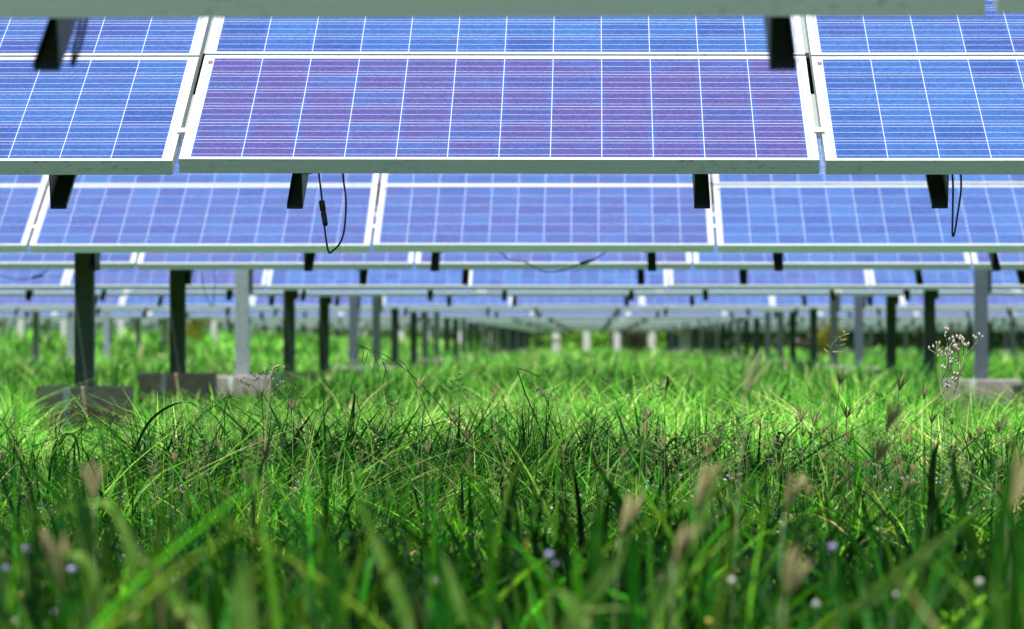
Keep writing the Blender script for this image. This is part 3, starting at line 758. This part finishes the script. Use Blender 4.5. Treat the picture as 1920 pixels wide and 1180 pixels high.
ground_cover('leafy undergrowth further back between the posts', 26000, 16.5, 45, 0.20, 0.04, [(0.05, 0.19, 0.02), (0.10, 0.28, 0.03), (0.03, 0.12, 0.015)])

# ------------------------------------------------------------------ wild seed heads (uncountable ones as one mass)
def sub(v, t): return v * t
def fan_head(mb, base, up, n, L, m, spread=0.5, r=0.0016, rnd=random):
    """fingergrass: n spikes from one point"""
    up = up.normalized()
    for i in range(n):
        a = (i - (n-1)/2) / max(1, n-1) * 2 * spread + rnd.uniform(-.08, .08); yw = rnd.uniform(-.35, .35)
        d = (up + Vector((math.sin(a), yw * 0.6, 0))).normalized(); ll = L * rnd.uniform(.8, 1.1) * 1.15; r_ = r * .72
        P = [base + d * ll * q + Vector((math.sin(a) * 0.1 * ll * q * q, 0, 0)) for q in (0, .15, .4, .7, .92, 1.0)]
        mb.tube(P, [r_*.4, r_*.8, r_*1.3, r_*1.25, r_*.8, r_*.2], 5, m)
def panicle(mb, base, tip, n, L, ms, mb_m, rnd=random, r=0.0011):
    ax = (tip - base); u = ax.normalized()
    for i in range(n):
        q = (i + .5) / n; p = base.lerp(tip, q); sgn = 1 if i % 2 else -1
        d = (u * 0.55 + Vector((sgn * rnd.uniform(.4, .9), rnd.uniform(-.5, .5), rnd.uniform(-.2, .3)))).normalized(); ll = L * (1.1 - .75*q) * rnd.uniform(.7, 1.2)
        e = p + d * ll + Vector((0, 0, -0.25 * ll))
        mb.tube([p, p.lerp(e, .5) + Vector((0, 0, .06*ll)), e], [r*.35, r*.3, r*.25], 4, ms)
        for kx in range(rnd.randint(3, 6)):
            w_ = rnd.uniform(.3, 1.05); c = p.lerp(e, w_) + Vector((rnd.uniform(-1, 1), rnd.uniform(-1, 1), rnd.uniform(-1, 1))) * ll * .06
            mb.blob(c, r * rnd.uniform(.9, 1.3), d + Vector((rnd.uniform(-.4, .4), 0, rnd.uniform(-.4, .4))), 3.2, mb_m, 4)
def stem_to(mb, P, r, m):
    base = Vector((P.x + random.uniform(-.05, .05), P.y + random.uniform(-.03, .03), float(gz(P.x, P.y)) - 0.01))
    mid = base.lerp(P, .55) + Vector((random.uniform(-.02, .02), 0, 0))
    L = smooth_line([base, mid, P], 5); mb.tube(L, [r * (1.3 - .6*i/len(L)) for i in range(len(L))], 5, m)
    return (L[-1] - L[-3]).normalized()

mbS = MB()
rs = random.Random(5)
for i in range(330):
    d = rs.uniform(10.0, 19.0); x = rs.uniform(-30, 1950)
    if rs.random() < .35: x = rs.uniform(1250, 1930)
    h = rs.uniform(.20, .36); P = px(x, 643, d); P.z = float(gz(P.x, P.y)) + h
    u = stem_to(mbS, P, .0008, 2)
    q = rs.random()
    if q < .42: fan_head(mbS, P, u, rs.randint(3, 6), rs.uniform(.018, .034), rs.choice([0, 1, 1]), rs.uniform(.15, .5), .0016, rs)
    elif q < .85: panicle(mbS, P - u * .02, P + u * rs.uniform(.03, .06), rs.randint(5, 8), rs.uniform(.02, .035), 2, 3, rs)
    else:
        for kx in range(rs.randint(3, 7)): mbS.blob(P + Vector((rs.uniform(-.012, .012), rs.uniform(-.01, .01), rs.uniform(-.01, .012))), rs.uniform(.0018, .003), (0, 0, 1), 1.2, 0, 5)
for i in range(230):
    d = rs.uniform(13.2, 17.5); x = rs.uniform(-30, 1950); h = rs.uniform(.22, .36)
    P = px(x, 643, d); P.z = float(gz(P.x, P.y)) + h; u = stem_to(mbS, P, .0008, 3)
    if rs.random() < .5: fan_head(mbS, P, u + Vector((rs.uniform(-.5, .5), 0, 0)), rs.randint(2, 5), rs.uniform(.04, .075), 3, rs.uniform(.3, .8), .0013, rs)
    else:
        for kx in range(rs.randint(4, 8)):
            c = P + Vector((rs.uniform(-.04, .04), rs.uniform(-.03, .03), rs.uniform(-.05, .04))); e = c + Vector((rs.uniform(-.018, .018), 0, rs.uniform(-.016, .016)))
            mbS.tube([P - u * .03, c], .0004, 4, 3); mbS.tube([c, c.lerp(e, .5), e], [.0006, .0014, .0004], 4, 3)
o = mbS.build('seed_heads', [M_SPIKE, M_SPIKELT, M_STEM, M_SEEDGRN]); tag(o, 'countless small brown and pale grass seed heads above the sharp grass', 'seed heads', kind='stuff')
mbF = MB()
for i in range(130):
    d = rs.uniform(8.0, 15.0); x = rs.uniform(-30, 1950); h = rs.uniform(.10, .26)
    P = px(x, 643, d); P.z = float(gz(P.x, P.y)) + h; u = stem_to(mbF, P, .0009, 2)
    for kx in range(rs.randint(1, 4)):
        c = P + Vector((rs.uniform(-.02, .02), rs.uniform(-.015, .015), rs.uniform(-.015, .01)))
        mbF.tube([P - u * .02, c], [.0006, .0005], 4, 2)
        mbF.blob(c, rs.uniform(.003, .0048), (rs.uniform(-.4, .4), rs.uniform(-.4, .4), 1), .7, rs.choice([0, 0, 0, 1, 3]), 6)
o = mbF.build('small_flowers', [M_BUDW, M_LILAC, M_STEM, M_YEL]); tag(o, 'tiny white and lilac flowers scattered low in the grass', 'flowers', kind='stuff')

# ------------------------------------------------------------------ single plants one can point at
def to_ground(pts, d, sway=0.0):
    P = [px(x, y, d) for x, y in pts]; L = P[-1]; dirn = (P[-1] - P[-2])
    g0 = float(gz(L.x, L.y)) - 0.01
    if L.z > g0:
        t = (L.z - g0); P.append(Vector((L.x + dirn.x / max(abs(dirn.z), .02) * t * .25 + sway, L.y, g0)))
    return P
def blade(pts, d, wd, mat, lab, name='broad_grass', side=Vector((1, 0.35, 0)), sm=5, grp=None):
    """first point = tip, last = lowest seen; runs on down to the soil"""
    P = to_ground(pts, d); P = smooth_line(P, sm) if sm else P
    k = len(P); W = [wd * min(1.0, 0.12 + 2.2 * i / k) for i in range(k)]
    mb = MB(); mb.ribbon(P, W, 0, side)
    o = mb.build(name, mat, smooth=True)
    return tag(o, lab, 'grass blade', grp, 'thing')
# sharp dark blades in the focal plane
blade([(1012, 706), (992, 698), (972, 691), (971, 693)], 13.7, .0035, M_DARKBLADE, 'folded tip of a dark stem, thin', sm=0) if False else None
def stalk(pts, d, r, mat, lab, name='grass_stem', cat='grass stem', spikes=None, smat=None, sm=5):
    P = to_ground(pts, d); P = smooth_line(P, sm) if sm else P; k = len(P)
    mb = MB(); mb.tube(P, [r * (0.35 + 0.9 * i / k) for i in range(k)], 6)
    o = mb.build(name, mat, smooth=True)
    if spikes:
        mb = MB()
        for (a, b2, rr) in spikes:
            A, B = px(*a, d), px(*b2, d); mb.tube([A, A.lerp(B, .3), A.lerp(B, .8), B], [rr*.3, rr, rr*.8, rr*.15], 5)
        mb.build('spikelets', smat or mat, o)
    return tag(o, lab, cat, 'single grass stems in focus', 'thing')
stalk([(1011, 707), (990, 697), (972, 691), (970, 694), (985, 738), (1003, 780), (1030, 850)], 13.7, .0026, M_DARKBLADE,
      'dark stem with a sharply folded tip, standing alone above the grass in the centre', sm=0)
stalk([(666, 648), (690, 655), (725, 668), (765, 698), (800, 732), (845, 785), (880, 830), (905, 880)], 13.6, .0020, M_DARKBLADE,
      'dark arching seed stem with dangling spikelets left of centre', spikes=[((682, 655), (679, 682), .0013), ((690, 660), (682, 688), .0013), ((699, 660), (711, 690), .0013),
      ((705, 667), (698, 700), .0013), ((716, 672), (726, 702), .0015), ((724, 690), (717, 722), .0014), ((672, 652), (664, 676), .0012), ((692, 655), (668, 646), .0012)], smat=M_DARKBLADE)
stalk([(668, 652), (695, 660), (735, 684), (772, 706)], 13.65, .0013, M_MIDBLADE, 'thin green stem lying along the dark arching seed stem')
blade([(682, 800), (672, 760), (665, 738), (660, 770), (652, 815), (645, 870)], 13.7, .006, M_DARKBLADE, 'dark blade bent into a narrow upside-down V left of centre', sm=0)
blade([(590, 768), (570, 795), (548, 830), (528, 870)], 13.6, .012, M_DARKBLADE, 'broad dark green blade leaning right, left of the upside-down V')
blade([(378, 768), (358, 756), (335, 755), (305, 768), (278, 792), (258, 830), (245, 880)], 13.5, .009, M_DARKBLADE, 'long dark blade arching over beside the leftmost concrete block')
blade([(148, 880), (146, 845), (138, 818), (124, 813), (110, 830), (96, 862)], 13.4, .012, M_DARKBLADE, 'hooked dark blade below the leftmost concrete block')
blade([(943, 745), (925, 768), (900, 795), (868, 835), (845, 870)], 13.8, .005, M_DARKBLADE, 'straight dark blade leaning right at the middle')
blade([(958, 796), (925, 815), (880, 840), (845, 868)], 13.7, .006, M_DARKBLADE, 'low dark blade leaning far right at the middle')
blade([(935, 752), (955, 775), (985, 815), (1010, 850), (1030, 890)], 13.9, .0045, M_DARKBLADE, 'dark blade crossing the straight one, leaning left')
blade([(1410, 835), (1370, 824), (1320, 820), (1275, 821), (1258, 826), (1245, 845), (1225, 880)], 13.5, .011, M_DARKBLADE, 'dark blade folded over to lie level, right of centre')
blade([(1206, 812), (1204, 840), (1203, 880)], 13.4, .019, M_DARKBLADE, 'broad upright dark green blade with cut-off tip right of centre', side=Vector((1, .1, 0)))
blade([(1222, 790), (1214, 820), (1208, 860), (1200, 900)], 13.6, .009, M_MIDBLADE, 'mid green blade beside the broad upright one')
blade([(560, 830), (552, 838), (548, 860), (545, 900)], 13.3, .020, M_DARKBLADE, 'broad dark blade with folded top under the pale dead stalk')
blade([(625, 845), (618, 812), (611, 798), (608, 815), (612, 860)], 13.6, .008, M_DARKBLADE, 'small hooked dark blade between two dark ones, left of centre')
blade([(678, 860), (672, 822), (663, 814), (650, 824), (632, 850)], 13.5, .008, M_DARKBLADE, 'dark drooping blade under the upside-down V')
blade([(1478, 830), (1468, 812), (1460, 812), (1457, 830), (1460, 870)], 13.4, .012, M_DARKBLADE, 'dark curled blade tip at right under the brown seed heads')
blade([(1500, 800), (1480, 820), (1462, 845)], 13.7, .008, M_MIDBLADE, 'green blade leaning right beside the curled tip')
blade([(1570, 805), (1605, 830), (1640, 865), (1660, 890)], 13.0, .007, M_DARKBLADE, 'dark blade falling to the right, in front of the brown seed heads')
# pale dead stalk
mb = MB(); P = to_ground([(524, 686), (514, 690), (509, 703), (506, 722), (502, 770), (497, 830), (494, 880)], 13.2); P = smooth_line(P, 5)
mb.tube(P, [.0042 if i < 12 else .0030 for i in range(len(P))], 7); o = mb.build('dead_stalk', M_STRAW, smooth=True)
tag(o, 'thick pale straw-coloured stalk with a bent top, left of centre', 'dead stalk')

# tall flowering weed
def weed():
    d = 13.8; o = empty('flowering_weed', (px(1768, 643, d).x, d, 0)); off = Vector(o.location)
    q = lambda x, y, dd=0.0: px(x, y, d) + Vector((0, dd, 0)) - off
    st = MB()
    for P, r in (([(1766, 1000), (1764, 880), (1768, 800), (1770, 757), (1764, 735), (1764, 715), (1772, 695), (1774, 670), (1769, 660), (1766, 650)], .0017),
                 ([(1776, 770), (1786, 742), (1794, 720), (1797, 700), (1805, 675), (1806, 660), (1805, 648), (1801, 636)], .0018),
                 ([(1797, 695), (1798, 680), (1795, 655)], .0022), ([(1770, 757), (1774, 735), (1776, 700), (1777, 665), (1780, 650), (1786, 640)], .0013),
                 ([(1764, 715), (1762, 695), (1757, 680), (1753, 664), (1741, 655)], .0011), ([(1753, 664), (1756, 645)], .0008), ([(1754, 661), (1761, 643)], .0008),
                 ([(1806, 668), (1820, 655), (1832, 640), (1841, 631)], .0011), ([(1781, 720), (1783, 690), (1786, 672)], .0010), ([(1806, 655), (1815, 645)], .0009),
                 ([(1768, 850), (1773, 800), (1779, 765)], .0013), ([(1776, 655), (1774, 640), (1770, 625)], .0007)):
        st.tube(smooth_line([q(*p, 0.01 * ((i*7) % 3 - 1)) for i, p in enumerate(P)], 4), r, 6)
    st.build('stem', M_STEM, o, smooth=True)
    bw_, bt = MB(), MB(); r_ = random.Random(3)
    def bud(x, y, s=1.0):
        c = q(x, y, r_.uniform(-.01, .01)); u = Vector((r_.uniform(-.3, .3), 0, 1)); bw_.blob(c, .0042*s, u, 1.4, 0, 6); bt.blob(c + u.normalized() * .0066 * s, .0020*s, u, .9, 0, 5)
    for x, y in [(1741,652),(1749,650),(1755,643),(1761,643),(1760,658),(1766,661),(1766,667),(1774,667),(1757,668),(1779,636),(1786,633),(1787,640),(1793,631),(1800,630),(1798,635),
                 (1803,633),(1806,637),(1804,643),(1807,647),(1810,648),(1814,645),(1824,631),(1829,634),(1835,627),(1841,632),(1837,637),(1772,616),(1776,618),(1772,624),(1771,630),
                 (1770,690),(1766,687),(1798,696),(1801,702),(1790,714),(1788,700)]: bud(x, y, r_.uniform(.8, 1.15))
    for cx, cy, nn in [(1794, 650, 12), (1779, 660, 11), (1787, 678, 10), (1774, 722, 9), (1790, 707, 5)]:
        for i in range(nn): bud(cx + r_.uniform(-7, 7), cy + r_.uniform(-6, 6), r_.uniform(.8, 1.2))
    bw_.build('buds', M_BUDW, o, smooth=True); bt.build('bud_tips', M_BUDT, o, smooth=True)
    lf = MB()
    for x, y, dx, dy in [(1764, 757, -9, -3), (1766, 810, -14, -2), (1770, 812, 12, -8), (1764, 840, 14, -6), (1766, 870, -16, -8), (1768, 900, 18, -10), (1786, 708, 9, 3), (1766, 930, -18, 4)]:
        A, B = q(x, y), q(x + dx, y + dy); lf.ribbon([A, A.lerp(B, .4), A.lerp(B, .8), B], [.003, .008, .006, .001], 0, Vector((0, 1, .6)))
    lf.build('leaf', M_MIDBLADE, o)
    tag(o, 'tall branching weed with small white and brown buds at right, before the blue-grey post', 'weed')
weed()

# wispy panicles / fan heads / sedge tops one can point at
M_SPIKEDK = plant_material('dark_seeds', 0.1, 0.6, fixed=((0.03, 0.035, 0.02), (0.08, 0.07, 0.04)))
def plant_panicle(tipx, tipy, bx, by, gx, d, lab, n=9, L=.045, pale=True, dark=False):
    o = empty('seed_grass', (px(gx, 643, d).x, d, 0)); off = Vector(o.location)
    T, B = px(tipx, tipy, d) - off, px(bx, by, d) - off
    G = Vector((0, 0, float(gz(off.x, d)) - .01)); m1 = MB(); L_ = smooth_line([G, G.lerp(B, .55) + Vector((.01, 0, 0)), B, T], 6)
    m1.tube(L_, [.0013 * (1.2 - .8*i/len(L_)) for i in range(len(L_))], 5); m1.build('stem', M_STEM if not dark else M_DARKBLADE, o, smooth=True)
    m2 = MB(); panicle(m2, B, T, n, L, 0, 1, random.Random(int(tipx)), .0012)
    m2.build('seed_head', [M_STEM, M_SEEDGRN if not dark else M_SPIKE], o)
    return tag(o, lab, 'seed grass', 'single seed grasses in focus', 'thing')
plant_panicle(1585, 622, 1553, 668, 1548, 13.9, 'wispy nodding pale seed grass standing tall before the right posts', 9, .040)
plant_panicle(258, 655, 218, 700, 205, 14.2, 'thin nodding pale seed grass beside the leftmost concrete block', 5, .02)
plant_panicle(1135, 705, 1120, 760, 1125, 14.0, 'pale airy seed grass right of the folded dark stem', 8, .05)
plant_panicle(1195, 700, 1165, 765, 1150, 14.2, 'pale airy seed grass, second right of the folded dark stem', 9, .05)
plant_panicle(1240, 715, 1215, 770, 1200, 14.1, 'pale airy seed grass, third right of the folded dark stem', 8, .05)
plant_panicle(860, 700, 845, 745, 830, 14.4, 'pale seed grass behind the dark arching stem', 8, .04)
plant_panicle(745, 750, 725, 800, 712, 13.6, 'pale seed grass under the dark arching stem', 8, .045)
plant_panicle(330, 770, 345, 815, 352, 13.4, 'pale branching seed grass inside the long dark arch', 8, .05)
plant_panicle(880, 735, 872, 790, 868, 13.9, 'pale seed grass left of the straight dark blade', 7, .04)
def plant_sedge(x, y, gx, d, lab, sc_=1.0, white=False, seed=1):
    """umbel of small dark seeds on forked rays"""
    o = empty('sedge_plant', (px(gx, 643, d).x, d, 0)); off = Vector(o.location); r_ = random.Random(seed)
    T = px(x, y, d) - off; G = Vector((0, 0, float(gz(off.x, d)) - .01)); m1 = MB(); m2 = MB()
    m1.tube(smooth_line([G, G.lerp(T, .6) + Vector((r_.uniform(-.01, .01), 0, 0)), T], 5), .0013, 5)
    for i in range(7):
        e = T + Vector((r_.uniform(-.05, .05), r_.uniform(-.04, .04), r_.uniform(.01, .06))) * sc_; m1.tube([T + Vector((0, 0, -.02*r_.random())), T.lerp(e, .5) + Vector((0, 0, .005)), e], .0006, 4)
        for k in range(r_.randint(5, 9)):
            c = e + Vector((r_.uniform(-.013, .013), r_.uniform(-.012, .012), r_.uniform(-.012, .014))) * sc_
            m1.tube([e, c], .0004, 4); m2.blob(c, .0017 * sc_, (r_.uniform(-.5, .5), 0, 1), 1.7, 1 if (white and r_.random() < .5) else 0, 4)
    m1.build('stem', M_DARKBLADE, o); m2.build('seed_head', [M_SPIKEDK, M_BUDW], o)
    return tag(o, lab, 'sedge', 'dark-seeded sedges in focus')
plant_sedge(490, 735, 485, 13.4, 'large dark-seeded sedge with a few white seeds beside the pale dead stalk', 1.2, True, 2)
plant_sedge(540, 755, 530, 13.5, 'dark-seeded sedge right of the pale dead stalk', 1.0, False, 3)
plant_sedge(420, 770, 430, 13.6, 'dark-seeded sedge below the second concrete block', .9, False, 4)
plant_sedge(150, 800, 160, 13.4, 'dark-seeded sedge just below the leftmost block', .9, False, 5)
plant_sedge(205, 790, 215, 13.6, 'small dark-seeded sedge right below the leftmost block', .7, False, 6)
plant_sedge(1028, 750, 1040, 13.8, 'small white-seeded sedge right of the folded dark stem', .7, True, 7)
plant_sedge(1365, 850, 1362, 13.3, 'small dark-budded weed under the level dark blade', .8, False, 8)
plant_sedge(1850, 840, 1852, 13.6, 'dark-budded weed right of the tall flowering weed', .9, False, 9)

def plant_fan(x, y, gx, d, lab, n=5, L=.045, m=None, spread=.45, r=.0022, lean=0.2, cat='seed head', grp='fingergrass seed heads'):
    o = empty('fingergrass', (px(gx, 643, d).x, d, 0)); off = Vector(o.location)
    T = px(x, y, d) - off; G = Vector((0, 0, float(gz(off.x, d)) - .01)); m1 = MB()
    L_ = smooth_line([G, G.lerp(T, .55), T], 5); m1.tube(L_, .0012 if d > 9 else .0016, 6); m1.build('stem', M_STEM, o, smooth=True)
    m2 = MB(); fan_head(m2, T, Vector((lean, 0, 1)), n, L, 0, spread, r, random.Random(int(x + y)))
    m2.build('seed_head', m or M_SPIKE, o, smooth=True)
    return tag(o, lab, cat, grp, 'thing')
plant_fan(1573, 722, 1548, 14.1, 'dark brown fan-shaped seed head standing alone under the wispy seed grass', 5, .042, lean=.35)
plant_fan(1685, 733, 1655, 14.3, 'dark brown fan-shaped seed head left of the tall weed', 5, .045, lean=.3)
plant_fan(1730, 750, 1728, 13.9, 'reddish fan-shaped seed head touching the left of the tall weed', 4, .045, lean=.2, spread=.2)
plant_fan(1500, 792, 1515, 13.8, 'brown two-lobed seed head over the curled dark blade tip', 4, .045, M_SPIKE, .35)
plant_fan(1525, 800, 1520, 13.7, 'pinkish seed head right of the two-lobed one', 5, .045, M_SPIKE, .4)
plant_fan(1586, 785, 1588, 14.6, 'grey spreading seed head behind the two brown ones', 6, .045, M_SPIKE, .6)
plant_fan(1248, 735, 1235, 14.5, 'brown upright seed head among pale seed grasses', 4, .045, M_SPIKE, .15)
plant_fan(1745, 795, 1745, 14.2, 'three-pronged brown seed head left of the tall weed stem', 4, .04, M_SPIKE, .4)
plant_fan(1870, 812, 1872, 14.0, 'brown drooping seed head at the right edge', 5, .045, M_SPIKE, .5)
plant_fan(1210, 790, 1215, 13.6, 'brown spreading seed head above the broad upright blade', 6, .04, M_SPIKE, .5)
plant_fan(785, 730, 800, 12.6, 'pinkish-brown soft seed head on the dark arching stem', 5, .03, M_SPIKELT, .3)
plant_fan(925, 755, 930, 13.2, 'tan forked seed head left of the folded dark stem', 3, .04, M_SPIKELT, .12)
plant_fan(548, 770, 550, 13.0, 'brown star-shaped seed head beside the sedges', 6, .03, M_SPIKE, .8)
# soft ones close to the lens
FB = [(1395, 742, 1360, 7.4, .052, M_SEEDGRN, 'big pale straw-coloured fan seed head blurred right of centre', .35, 8),
      (1300, 960, 1240, 6.6, .055, M_SPIKELT, 'large blurred pale seed head in the lower right foreground', .18, 7),
      (1262, 1060, 1250, 5.6, .040, M_SPIKELT, 'blurred tan oval seed head, lowest of the pair right of centre', .22, 7),
      (1160, 1010, 1140, 6.4, .050, M_SPIKELT, 'blurred pinkish seed head left of the pale foreground ones', .25, 6),
      (1470, 960, 1440, 7.0, .050, M_SPIKELT, 'blurred orange-tan seed head over the long diagonal stalk', .25, 6),
      (1470, 1120, 1440, 5.2, .040, M_SPIKELT, 'blurred brown seed head low in the right foreground', .4, 6),
      (175, 945, 190, 6.8, .045, M_SPIKELT, 'blurred pinkish-brown seed head in the left foreground', .3, 6),
      (112, 1120, 130, 5.4, .055, M_SPIKELT, 'blurred mauve seed head in the lower left corner', .2, 6),
      (1660, 810, 1640, 8.6, .045, M_SPIKELT, 'softly blurred tan seed head left of the tall weed, low', .3, 5),
      (1890, 960, 1880, 6.0, .06, M_SPIKELT, 'blurred yellowish seed head at the lower right edge', .2, 6),
      (1640, 870, 1600, 9.5, .035, M_SPIKELT, 'slightly soft brown seed head below the drooping dark blade', .3, 5)]
for x, y, gx, d, L, m, lab, spd, nn in FB: plant_fan(x, y, gx, d, lab, nn, L * 1.25, m, spd * .8, .0030, .45 if x > 900 else -.1, grp='blurred seed heads near the lens')

# broad soft blades close to the lens
BB = [([(668, 925), (700, 1010), (735, 1095), (765, 1185)], 5.6, .017, M_PALEBLADE, 'pale yellow-green blurred stalk slanting down right, left of centre'),
      ([(822, 1020), (845, 1080), (868, 1150), (890, 1200)], 5.8, .017, M_PALEBLADE, 'pale blurred blade slanting down right near the middle'),
      ([(1358, 868), (1320, 950), (1275, 1050), (1240, 1120), (1215, 1190)], 5.8, .020, M_PALEBLADE, 'long pale straw-green stalk slanting down left under the large pale seed head'),
      ([(1180, 1000), (1150, 1060), (1100, 1120), (1060, 1190)], 5.6, .020, M_PALEBLADE, 'pale green blurred stalk parallel to the long one, further left'),
      ([(1835, 960), (1780, 1000), (1690, 1070), (1620, 1130), (1555, 1190)], 5.5, .018, M_PALEBLADE, 'long blurred diagonal stalk across the lower right'),
      ([(1518, 990), (1475, 1070), (1440, 1140), (1420, 1190)], 6.0, .016, M_MIDBLADE, 'green blurred stalk left of the long diagonal one'),
      ([(1905, 800), (1890, 900), (1872, 1000), (1860, 1190)], 5.0, .018, M_MIDBLADE, 'broad blurred green blade rising at the right edge'),
      ([(1940, 880), (1915, 1000), (1895, 1190)], 4.6, .018, M_MIDBLADE, 'broad blurred blade cut off by the right edge'),
      ([(1790, 820), (1786, 870), (1800, 950), (1830, 1080), (1840, 1190)], 8.2, .020, M_MIDBLADE, 'bright green soft blade in front of the tall weed'),
      ([(1762, 826), (1750, 850), (1745, 900), (1742, 990)], 9.5, .016, M_DARKBLADE, 'dark bluish soft blade left of the bright green one'),
      ([(455, 1050), (450, 1110), (452, 1190)], 4.3, .022, M_PALEBLADE, 'wide very blurred pale green blade at the bottom left'),
      ([(620, 1000), (622, 1080), (630, 1190)], 4.6, .016, M_MIDBLADE, 'wide blurred green blade left of the pale slanting stalk'),
      ([(1128, 905), (1122, 960), (1115, 1020), (1120, 1190)], 6.4, .020, M_MIDBLADE, 'upright soft green blade right of centre'),
      ([(0, 985), (80, 965), (190, 945), (230, 990), (250, 1100)], 6.0, .014, M_PALEBLADE, 'pale blurred blade lying across the left foreground'),
      ([(10, 1080), (60, 1065), (130, 1045), (170, 1070), (190, 1180)], 5.4, .015, M_PALEBLADE, 'lower pale blurred blade lying across the left foreground'),
      ([(132, 880), (150, 950), (160, 1050), (165, 1180)], 5.6, .022, M_DARKBLADE, 'dark blurred upright blade at left'),
      ([(240, 1010), (290, 1080), (340, 1140), (380, 1190)], 5.2, .016, M_PALEBLADE, 'pale blurred stalk slanting right at the lower left'),
      ([(905, 880), (915, 960), (920, 1060), (925, 1190)], 7.0, .014, M_MIDBLADE, 'soft green blade below the crossing dark blades'),
      ([(985, 860), (965, 900), (955, 960), (950, 1050)], 9.0, .016, M_DARKBLADE, 'soft dark blade in the centre, one of a pair, leaning right'),
      ([(1100, 840), (1135, 900), (1165, 960), (1180, 1060)], 8.6, .018, M_MIDBLADE, 'soft green blade leaning left, right of centre'),
      ([(1250, 1135), (1180, 1138), (1110, 1142), (1080, 1170)], 5.4, .010, M_PALEBLADE, 'level pale blade low at the bottom, right of centre'),
      ([(1040, 1110), (1065, 1120), (1085, 1160), (1095, 1200)], 5.2, .018, M_PALEBLADE, 'short curled bluish-green blade at the bottom centre'),
      ([(1870, 1060), (1866, 1110), (1880, 1190)], 5.0, .016, M_PALEBLADE, 'short pale blade near the lower right corner')]
for pts, d, wd, m, lab in BB: blade(pts, d, wd, m, lab, grp='blurred blades near the lens', side=Vector((1, .2, 0)))
# round blurred flower buttons
FL = [(10, 1066, 0), (46, 1030, 0), (133, 1068, 1), (80, 1097, 3), (167, 1082, 3), (38, 1118, 3), (325, 1090, 2), (390, 1070, 3), (335, 1133, 2), (168, 1160, 2), (100, 1150, 1), (410, 1178, 2),
      (605, 1175, 2), (718, 1160, 3), (765, 1160, 2), (818, 1090, 2), (25, 1165, 2), (1372, 1088, 2), (1530, 1132, 2), (1328, 1165, 3), (1680, 1115, 2), (1835, 1090, 2), (1560, 1025, 1), (1045, 1058, 0), (1030, 1040, 0)]
for i, (x, y, c) in enumerate(FL):
    d = 6.3; o = empty('button_flower', (px(x, 643, d).x, d, 0)); off = Vector(o.location); T = px(x, y, d) - off
    G = Vector((.01, .01, float(gz(off.x, d)) - .01)); m1 = MB(); m1.tube(smooth_line([G, G.lerp(T, .5), T], 4), .0011, 5); m1.build('stem', M_STEM, o)
    m2 = MB(); m2.blob(T, .0058, (0, -.3, 1), .8, 0, 8); m2.build('bloom', [M_LILAC, M_LILAC, M_BUDW, M_YEL][c], o, smooth=True)
    side = 'left' if x < 640 else 'middle' if x < 1250 else 'right'
    cn = ['lilac', 'pale lilac', 'white', 'yellow'][c]
    same = [q for q in FL if q[2] == c]; same.sort(); rk = same.index((x, y, c)) + 1
    tag(o, f'blurred round {cn} flower low down, {ORD[rk]} {cn} one from the left', 'flower', 'blurred flowers near the lens')
